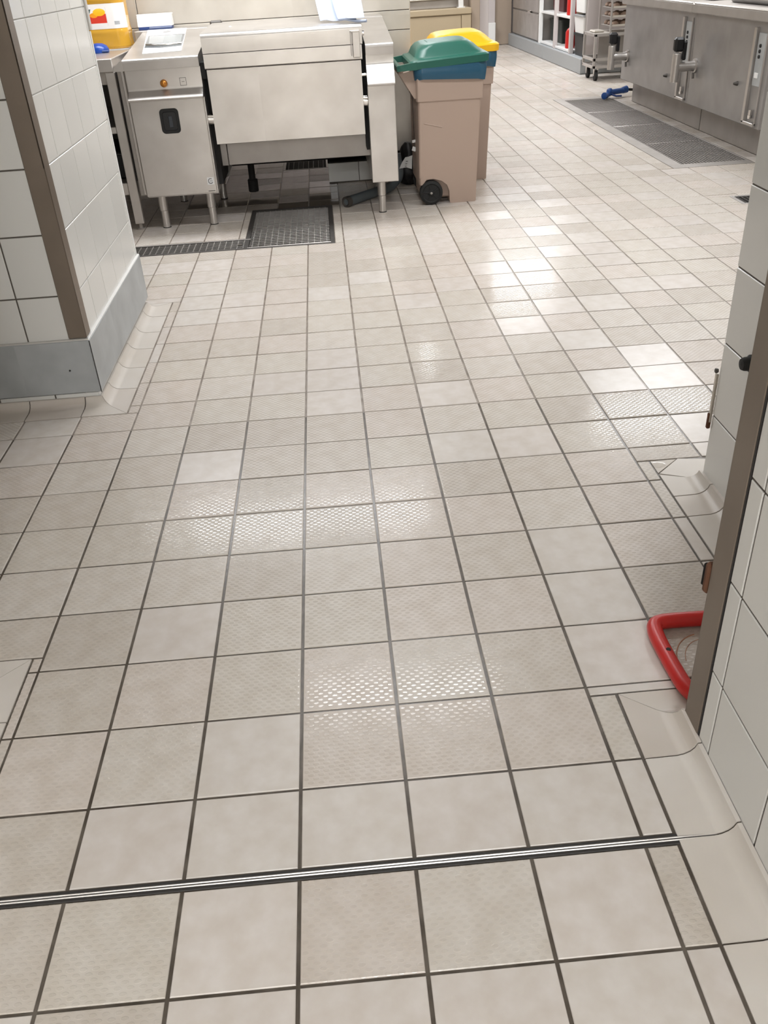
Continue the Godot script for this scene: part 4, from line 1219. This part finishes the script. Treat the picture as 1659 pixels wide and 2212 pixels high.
# ---------------------------------------------------------------- kettles on the right
func kettle(label: String, z0: float, z1: float, zs: float, tapz: float, tapy: float, pin: Vector2) -> void:        # z0 far end, z1 near end, zs middle of the control slot
	var t := thing("boiling_kettle", label, "kettle", Vector3(3.6, 0, (z0 + z1) / 2), "grey steel boiling kettles")
	var x := 3.05
	obj("plinth", mb().span(Vector3(3.18, 0, z0 + 0.01), Vector3(4.12, 0.205, z1 - 0.004), 0.002), M.steel_dull, t)
	obj("body", mb().span(Vector3(x, 0.205, z0 + 0.002), Vector3(4.12, 0.835, z1 - 0.002), 0.004), M.kettle, t)
	obj("top_rim", mb().span(Vector3(3.005, 0.838, z0), Vector3(4.14, 0.905, z1), 0.008), M.steel_dull, t)
	obj("rim_bead", mb().span(Vector3(3.005, 0.898, z0 + 0.03), Vector3(3.018, 0.911, z1 - 0.01), 0.005), M.steel, t)
	var lid := obj("lid", mb().span(Vector3(3.20, 0.907, z0 + 0.2), Vector3(4.0, 0.965, z1 - 0.12), 0.02), M.kettle, t)
	obj("lid_grip", mb().cyl(Vector3(3.17, 0.95, z0 + 0.4), Vector3(3.17, 0.95, z1 - 0.35), 0.012, -1, 12), M.steel, lid, 40.0)
	# control slot: bright cheeks round a recessed strip with three black buttons
	var a := zs - 0.085; var b := zs + 0.085
	obj("slot_cheek", mb().span(Vector3(x - 0.022, 0.225, a - 0.004), Vector3(x + 0.002, 0.805, a + 0.030), 0.003), M.steel, t)
	obj("slot_cheek", mb().span(Vector3(x - 0.010, 0.225, b), Vector3(x + 0.002, 0.805, b + 0.012), 0.002), M.steel_dull, t)
	obj("slot_sill", mb().span(Vector3(x - 0.022, 0.218, a), Vector3(x + 0.002, 0.240, b + 0.012), 0.003), M.steel, t)
	var st := obj("control_strip", mb().span(Vector3(x - 0.006, 0.46, a + 0.045), Vector3(x + 0.001, 0.775, b - 0.012), 0.002), M.skirt, t)
	for k in 3: obj("button", mb().cyl(Vector3(x - 0.006, 0.700 - k * 0.032, zs + 0.008), Vector3(x - 0.013, 0.700 - k * 0.032, zs + 0.008), 0.0115, 0.0105, 14), M.black, st, 30.0)
	obj("pilot_button", mb().box(Vector3(x - 0.008, 0.525, zs + 0.01), Vector3(0.008, 0.034, 0.05), 0.003), M.white, st)
	obj("slot_valve", mb().lathe(Vector3(x - 0.014, 0.262, zs + 0.02), Vector3.UP, [[0.0, 0.012], [0.02, 0.014], [0.022, 0.010], [0.055, 0.010], [0.056, 0.0]], 14), M.chrome, t, 35.0)
	# tap: flanged neck, upright outlet, black lever
	var n := Vector3(x, tapy, tapz)
	var tap := obj("tap_neck", mb().lathe(n, Vector3.LEFT, [[-0.002, 0.052], [0.012, 0.052], [0.016, 0.040], [0.05, 0.034], [0.09, 0.036], [0.14, 0.034]], 22), M.steel, t, 30.0)
	obj("tap_outlet", mb().lathe(n + Vector3(-0.155, -0.105, 0), Vector3.UP, [[0.0, 0.030], [0.0, 0.033], [0.19, 0.033], [0.20, 0.030], [0.205, 0.0]], 22), M.steel, tap, 30.0)
	var lv := mb()
	lv.box(n + Vector3(-0.15, 0.155, 0), Vector3(0.075, 0.10, 0.06), 0.016)
	lv.box(n + Vector3(-0.105, 0.11, 0.01), Vector3(0.03, 0.13, 0.03), 0.008)
	obj("tap_lever", lv, M.black, tap)
	obj("tap_screw", mb().cyl(n + Vector3(-0.02, -0.045, 0.02), n + Vector3(-0.02, -0.085, 0.03), 0.009, -1, 10), M.steel_dark, tap, 40.0)
	obj("latch_pin", mb().lathe(Vector3(x + 0.002, pin.x, pin.y), Vector3.LEFT, [[0.0, 0.016], [0.01, 0.014], [0.03, 0.008], [0.034, 0.0]], 12), M.steel_dark, t, 35.0)

func build_right_side() -> void:
	kettle("far grey steel boiling kettle, its tap in front of the rack trolley", -7.89, -6.12, -6.26, -7.72, 0.415, Vector2(0.358, -6.632))
	kettle("near grey steel boiling kettle whose lower corner meets the white wall", -6.12, -4.80, -4.95, -6.03, 0.485, Vector2(0.447, -5.226))
	# blue spray gun with its hose
	var s := thing("spray_gun", "blue hand spray gun lying on the far end of the kettle grating", "spray gun", Vector3(3.05, 0, -8.2))
	obj("barrel", mb().tube([Vector3(2.965, 0.022, -8.07), Vector3(3.01, 0.034, -8.12), Vector3(3.07, 0.047, -8.16), Vector3(3.20, 0.050, -8.21)], 0.026, 14), M.blue, s, 50.0)
	obj("nozzle", mb().lathe(Vector3(2.972, 0.028, -8.075), Vector3(-0.6, 0.05, 0.55).normalized(), [[-0.02, 0.026], [0.0, 0.032], [0.025, 0.032], [0.03, 0.02], [0.03, 0.0]], 16), M.blue, s, 35.0)
	obj("head_bump", mb().lathe(Vector3(3.03, 0.052, -8.135), Vector3.UP, [[0.0, 0.032], [0.02, 0.030], [0.034, 0.018], [0.036, 0.0]], 14), M.blue, s, 50.0)
	obj("trigger", mb().tube([Vector3(3.05, 0.03, -8.12), Vector3(3.09, 0.016, -8.10), Vector3(3.15, 0.012, -8.12)], 0.009, 8), M.navy, s, 50.0)
	obj("grip_end", mb().cyl(Vector3(3.18, 0.050, -8.205), Vector3(3.235, 0.058, -8.225), 0.03, 0.034, 14, 0.004), M.blue, s, 35.0)
	obj("hose", mb().tube([Vector3(3.23, 0.055, -8.222), Vector3(3.30, 0.048, -8.23), Vector3(3.38, 0.024, -8.20), Vector3(3.6, 0.016, -8.12), Vector3(3.95, 0.014, -8.3), Vector3(4.19, 0.014, -8.4)], 0.013, 10), M.rubber, s, 60.0)
	for o in s.get_children(): o.position.y += 0.008
	# rack trolley with trays
	var t := thing("rack_trolley", "steel rack trolley of trays on black castors between the kettles and the shelving", "trolley", Vector3(3.48, 0, -9.72))
	var x0 := 3.24; var x1 := 3.74; var z0 := -9.95; var z1 := -9.50
	for x in [x0, x1]:
		for z in [z0, z1]:
			obj("post", mb().span(Vector3(x - 0.014, 0.13, z - 0.014), Vector3(x + 0.014, 0.475 if x == x0 else 1.65, z + 0.014), 0.003), M.steel, t)
	for x in [3.40, 3.60]: obj("rack_upright", mb().span(Vector3(x - 0.01, 0.47, z1 - 0.01), Vector3(x + 0.01, 1.65, z1 + 0.01), 0.003), M.steel, t)
	obj("rack_upright", mb().span(Vector3(3.39, 0.47, z0 - 0.01), Vector3(3.41, 1.65, z0 + 0.01), 0.003), M.steel, t)
	for y in [0.145, 0.22, 0.465]:
		var f := mb()
		f.span(Vector3(x0 - 0.014, y - 0.016, z1 - 0.014), Vector3(x1 + 0.014, y + 0.016, z1 + 0.014), 0.003)
		f.span(Vector3(x0 - 0.014, y - 0.016, z0 - 0.014), Vector3(x1 + 0.014, y + 0.016, z0 + 0.014), 0.003)
		f.span(Vector3(x0 - 0.014, y - 0.016, z0), Vector3(x0 + 0.014, y + 0.016, z1), 0.003)
		f.span(Vector3(x1 - 0.014, y - 0.016, z0), Vector3(x1 + 0.014, y + 0.016, z1), 0.003)
		obj("frame_rail", f, M.steel, t)
	obj("deck", mb().span(Vector3(x0, 0.135, z0), Vector3(x1, 0.15, z1), 0.002), M.steel_dull, t)
	obj("upper_deck", mb().span(Vector3(x0, 0.462, z0), Vector3(x1, 0.478, z1), 0.002), M.panel, t)
	obj("back_panel", mb().span(Vector3(x0 + 0.12, 0.15, z0 + 0.15), Vector3(x1, 0.46, z0 + 0.16), 0.002), M.steel_dull, t)
	for k in 4:
		var cx: float = [x0 + 0.04, x0 + 0.04, x1 - 0.04, x1 - 0.04][k]
		var cz: float = [z1 - 0.05, z0 + 0.08, z1 - 0.05, z0 + 0.08][k]
		var w := obj("castor", mb().lathe(Vector3(cx - 0.018, 0.055, cz), Vector3.RIGHT, [[0.0, 0.045], [0.004, 0.055], [0.032, 0.055], [0.036, 0.045], [0.036, 0.0]], 20), M.rubber, t, 30.0)
		obj("castor_fork", mb().prism(PackedVector2Array([Vector2(cz - 0.03, 0.135), Vector2(cz + 0.03, 0.135), Vector2(cz + 0.012, 0.05), Vector2(cz - 0.012, 0.05)]), Vector3(cx - 0.024, 0, 0), Vector3.BACK, Vector3.UP, Vector3(0.004, 0, 0)), M.steel, w)
		obj("castor_fork", mb().prism(PackedVector2Array([Vector2(cz - 0.03, 0.135), Vector2(cz + 0.03, 0.135), Vector2(cz + 0.012, 0.05), Vector2(cz - 0.012, 0.05)]), Vector3(cx + 0.020, 0, 0), Vector3.BACK, Vector3.UP, Vector3(0.004, 0, 0)), M.steel, w)
	rng.seed = 12
	for k in 9:
		var y := 0.54 + k * 0.088
		var tr := thing("baking_tray", "%s steel tray of brown baked goods in the rack trolley" % ["lowest", "second lowest", "third lowest", "fourth lowest", "fifth lowest", "sixth lowest", "seventh lowest", "eighth lowest", "topmost"][k], "tray", Vector3(3.57, y, -9.72), "trays in the rack trolley")
		obj("tray", mb().span(Vector3(3.415, y, z0 + 0.02), Vector3(3.72, y + 0.006, z1 + 0.004), 0.001), M.steel, tr)
		obj("tray_lip", mb().span(Vector3(3.415, y, z1), Vector3(3.72, y + 0.02, z1 + 0.006), 0.001), M.panel, tr)
		for i in 3:
			for j in 3:
				var c := Vector3(3.465 + i * 0.10, y + 0.006, z1 - 0.07 - j * 0.14)
				obj("loaf", mb().lathe(c, Vector3.UP, [[0.0, 0.034], [0.014, 0.042 + rng.randf() * 0.004], [0.032, 0.034], [0.042, 0.016], [0.043, 0.0]], 12), M.bread, tr, 50.0)
	var pan := thing("steel_box", "pale folded cloth on the upper deck of the rack trolley", "cloth", Vector3(3.30, 0.478, -9.72))
	obj("fold", mb().box(Vector3(3.315, 0.490, -9.74), Vector3(0.12, 0.022, 0.20), 0.01), M.panel, pan)
	# kerb carrying the shelving
	var k := setting("trim_1", "low grey steel-faced kerb under the shelving along the right side", "kerb")
	obj("kerb_face", mb().span(Vector3(3.28, 0, -14.78), Vector3(4.2, 0.165, -12.27), 0.004), M.kerb, k)
	obj("kerb_face", mb().span(Vector3(3.28, 0, -12.262), Vector3(4.2, 0.165, -10.22), 0.004), M.kerb, k)
	# steel cupboard
	var c := thing("steel_cupboard", "tall silver steel cupboard with a split door at the far end of the kerb", "cupboard", Vector3(3.6, 0.165, -13.7))
	obj("carcass", mb().span(Vector3(3.35, 0.165, -14.70), Vector3(4.15, 2.0, -12.74), 0.004), M.steel_dull, c)
	for e in [[-14.68, -13.72], [-13.70, -12.84]]:
		for y in [[0.185, 0.515], [0.535, 1.98]]:
			obj("door", mb().span(Vector3(3.328, y[0], e[0]), Vector3(3.35, y[1], e[1]), 0.004), M.steel, c)
	obj("door_latch", mb().box(Vector3(3.322, 0.52, -13.42), Vector3(0.02, 0.05, 0.16), 0.006), M.chrome, c)
	# open shelving
	var s2 := thing("shelf_rack", "open rack with white posts and boards along the kerb", "shelf", Vector3(3.6, 0.165, -11.5))
	for z in [-12.67, -11.77, -10.93]:
		obj("post", mb().span(Vector3(3.31, 0.165, z - 0.03), Vector3(3.36, 2.0, z + 0.03), 0.004), M.white if z < -12.0 else M.lilac, s2)
		obj("post", mb().span(Vector3(3.90, 0.165, z - 0.02), Vector3(3.94, 2.0, z + 0.02), 0.004), M.lilac, s2)
	for y in [0.17, 0.545, 1.0, 1.5]:
		for e in [[-12.64, -11.80], [-11.74, -10.96]]:
			obj("board", mb().span(Vector3(3.33, y, e[0]), Vector3(3.92, y + 0.028, e[1]), 0.003), M.white, s2)
	obj("back_sheet", mb().span(Vector3(3.94, 0.17, -12.69), Vector3(3.95, 2.0, -10.90), 0.0), M.maroon, s2)
	var items := [
		["storage_bin", "dark green crate on the bottom board of the far rack bay", "crate", Vector3(3.66, 0.198, -12.25), Vector3(0.42, 0.28, 0.70), M.green_dark],
		["storage_bin", "maroon crate on the second board of the far rack bay", "crate", Vector3(3.66, 0.573, -12.24), Vector3(0.40, 0.34, 0.66), M.maroon],
		["storage_bin", "maroon crate on the bottom board beside the lower red canister", "crate", Vector3(3.70, 0.198, -11.52), Vector3(0.32, 0.31, 0.36), M.maroon],
		["storage_bin", "beige tub on the second board beside the upper red canister", "tub", Vector3(3.55, 0.573, -11.54), Vector3(0.2, 0.15, 0.24), M.beige]]
	for e in items:
		var b := thing(e[0], e[1], e[2], e[3])
		var h: Vector3 = e[4]
		obj("body", mb().loft([rr3(e[3].x - h.x * 0.46, e[3].x + h.x * 0.46, h.z * 0.46, 0.02, e[3].y, e[3].z), rr3(e[3].x - h.x / 2, e[3].x + h.x / 2, h.z / 2, 0.025, e[3].y + h.y * 0.92, e[3].z)]), e[5], b, 30.0)
		obj("lid", mb().loft([rr3(e[3].x - h.x * 0.52, e[3].x + h.x * 0.52, h.z * 0.51, 0.025, e[3].y + h.y * 0.92, e[3].z), rr3(e[3].x - h.x * 0.52, e[3].x + h.x * 0.52, h.z * 0.51, 0.025, e[3].y + h.y, e[3].z)]), e[5], b, 30.0)
	for e in [["lower", 0.198, 0.235], ["upper", 0.573, 0.30]]:
		var q := thing("red_canister", "%s of the two red canisters standing on the rack boards" % e[0], "canister", Vector3(3.41, e[1], -11.27))
		obj("body", mb().lathe(Vector3(3.41, e[1], -11.27), Vector3.UP, [[0.0, 0.055], [0.008, 0.062], [e[2] - 0.05, 0.062], [e[2] - 0.02, 0.045], [e[2], 0.022]], 20), M.red, q, 35.0)
		obj("neck", mb().cyl(Vector3(3.41, e[1] + e[2], -11.27), Vector3(3.41, e[1] + e[2] + 0.03, -11.27), 0.02, -1, 12), M.red, q, 35.0)
	for e in [["lower", 0.415, 0.59], ["upper", 0.635, 0.95]]:
		var q := thing("white_container", "%s of two white plastic containers stacked at the near end of the open rack" % e[0], "container", Vector3(3.55, e[1], -10.60), "white containers")
		obj("body", mb().loft([rr3(3.345, 3.78, 0.20, 0.03, e[1], -10.62), rr3(3.33, 3.80, 0.225, 0.035, e[2], -10.62)]), M.white, q, 35.0)
		obj("lid", mb().loft([rr3(3.322, 3.81, 0.235, 0.035, e[2], -10.62), rr3(3.322, 3.81, 0.235, 0.035, e[2] + 0.018, -10.62)]), M.greyprint if e[0] == "lower" else M.white, q, 35.0)
	var bb := thing("black_crate", "black crate under the two white containers at the near end of the rack", "crate", Vector3(3.6, 0.165, -10.62))
	obj("body", mb().loft([rr3(3.36, 3.80, 0.19, 0.02, 0.166, -10.62), rr3(3.345, 3.81, 0.215, 0.02, 0.40, -10.62)]), M.black, bb, 30.0)
	obj("rim", mb().loft([rr3(3.335, 3.82, 0.222, 0.02, 0.385, -10.62), rr3(3.335, 3.82, 0.222, 0.02, 0.412, -10.62)]), M.rubber, bb, 30.0)
	var ep := thing("end_cabinet", "tall plain grey steel cabinet end behind the rack trolley", "cabinet", Vector3(3.75, 0.165, -10.28))
	obj("carcass", mb().span(Vector3(3.34, 0.166, -10.345), Vector3(4.15, 2.0, -10.24), 0.004), M.steel_dull, ep)
	obj("end_sheet", mb().span(Vector3(3.332, 0.17, -10.24), Vector3(4.15, 1.99, -10.228), 0.003), M.lilac, ep)

func build_far() -> void:
	var c := thing("serving_counter", "beige steel counter behind the yellow-lidded bin, seen past the partition", "counter", Vector3(1.1, 0, -9.3))
	obj("carcass", mb().span(Vector3(0.3, 0.08, -9.75), Vector3(1.76, 0.80, -9.03), 0.004), M.beige, c)
	obj("worktop", mb().span(Vector3(0.28, 0.782, -9.78), Vector3(1.765, 0.836, -9.0), 0.005), M.beige, c)
	for e in [[0.32, 1.02], [1.03, 1.655]]: obj("door", mb().span(Vector3(e[0], 0.12, -9.03), Vector3(e[1], 0.772, -9.012), 0.003), M.beige, c)
	obj("end_post", mb().span(Vector3(1.66, 0.08, -9.03), Vector3(1.76, 0.775, -9.01), 0.003), M.beige, c)
	obj("plinth", mb().span(Vector3(0.32, 0, -9.7), Vector3(1.74, 0.08, -9.1), 0.0), M.steel_dark, c)
	var u := thing("counter_upstand", "grey steel upstand shelf along the beige counter", "shelf", Vector3(1.1, 0.836, -9.4))
	obj("box", mb().span(Vector3(0.3, 0.837, -9.70), Vector3(1.66, 0.915, -9.20), 0.004), M.steel_dull, u)
	obj("top_sheet", mb().span(Vector3(0.28, 0.916, -9.72), Vector3(1.68, 0.926, -9.17), 0.003), M.panel, u)
	var wp := thing("white_post", "white square post standing at the right end of the beige counter", "post", Vector3(1.67, 0.836, -9.12))
	obj("shaft", mb().span(Vector3(1.645, 0.84, -9.15), Vector3(1.695, 1.5, -9.10), 0.004), M.white, wp)
	obj("foot_plate", mb().span(Vector3(1.63, 0.836, -9.16), Vector3(1.71, 0.842, -9.09), 0.001), M.white, wp)
	for k in 4:
		var x := 1.16 + k * 0.13
		var p := thing("white_tub", "%s of four small white tubs on the grey upstand shelf" % ["leftmost", "second from left", "third from left", "rightmost"][k], "tub", Vector3(x, 0.926, -9.32), "white tubs on the upstand")
		obj("body", mb().lathe(Vector3(x, 0.926, -9.32), Vector3.UP, [[0.0, 0.042], [0.10, 0.052], [0.104, 0.054], [0.112, 0.054], [0.113, 0.0]], 20), M.white, p, 30.0)
		obj("lid", mb().cyl(Vector3(x, 1.039, -9.32), Vector3(x, 1.049, -9.32), 0.053, -1, 20, 0.003), M.white, p, 30.0)
	var pr := setting("trim_2", "pale painted pier at the right end of the beige counter", "pier")
	obj("pier", mb().span(Vector3(1.768, 0, -9.75), Vector3(1.86, 2.75, -9.05), 0.006), M.door_brown, pr)
	obj("pier_edge", mb().span(Vector3(1.861, 0, -9.75), Vector3(1.965, 2.75, -9.12), 0.006), M.lilac, pr)

func lamp(label: String, x: float, z: float, w: float, d: float, power: float, h := 2.72) -> void:
	var t := thing("ceiling_light", label, "ceiling light", Vector3(x, h, z), "kitchen ceiling lights")
	obj("housing", mb().box(Vector3(x, h + 0.002, z), Vector3(w + 0.08, 0.056, d + 0.06), 0.006), M.white, t)
	obj("diffuser", mb().box(Vector3(x, h - 0.030, z), Vector3(w, 0.012, d), 0.002), M.lamp, t)
	if h < 2.6:
		for s in [-0.4, 0.4]: obj("hanger_rod", mb().cyl(Vector3(x + w * s, h + 0.02, z), Vector3(x + w * s, 2.752, z), 0.006, -1, 8), M.steel, t)
	var l := AreaLight3D.new()
	l.name = fresh("light", t)
	l.area_size = Vector2(w, d)
	l.light_energy = power
	l.light_color = LIGHT_COLOR
	l.shadow_enabled = true
	l.area_range = 30.0
	l.area_attenuation = 2.0
	l.rotation_degrees = Vector3(-90, 0, 0)
	l.position = Vector3(0, -0.045, 0)
	t.add_child(l)
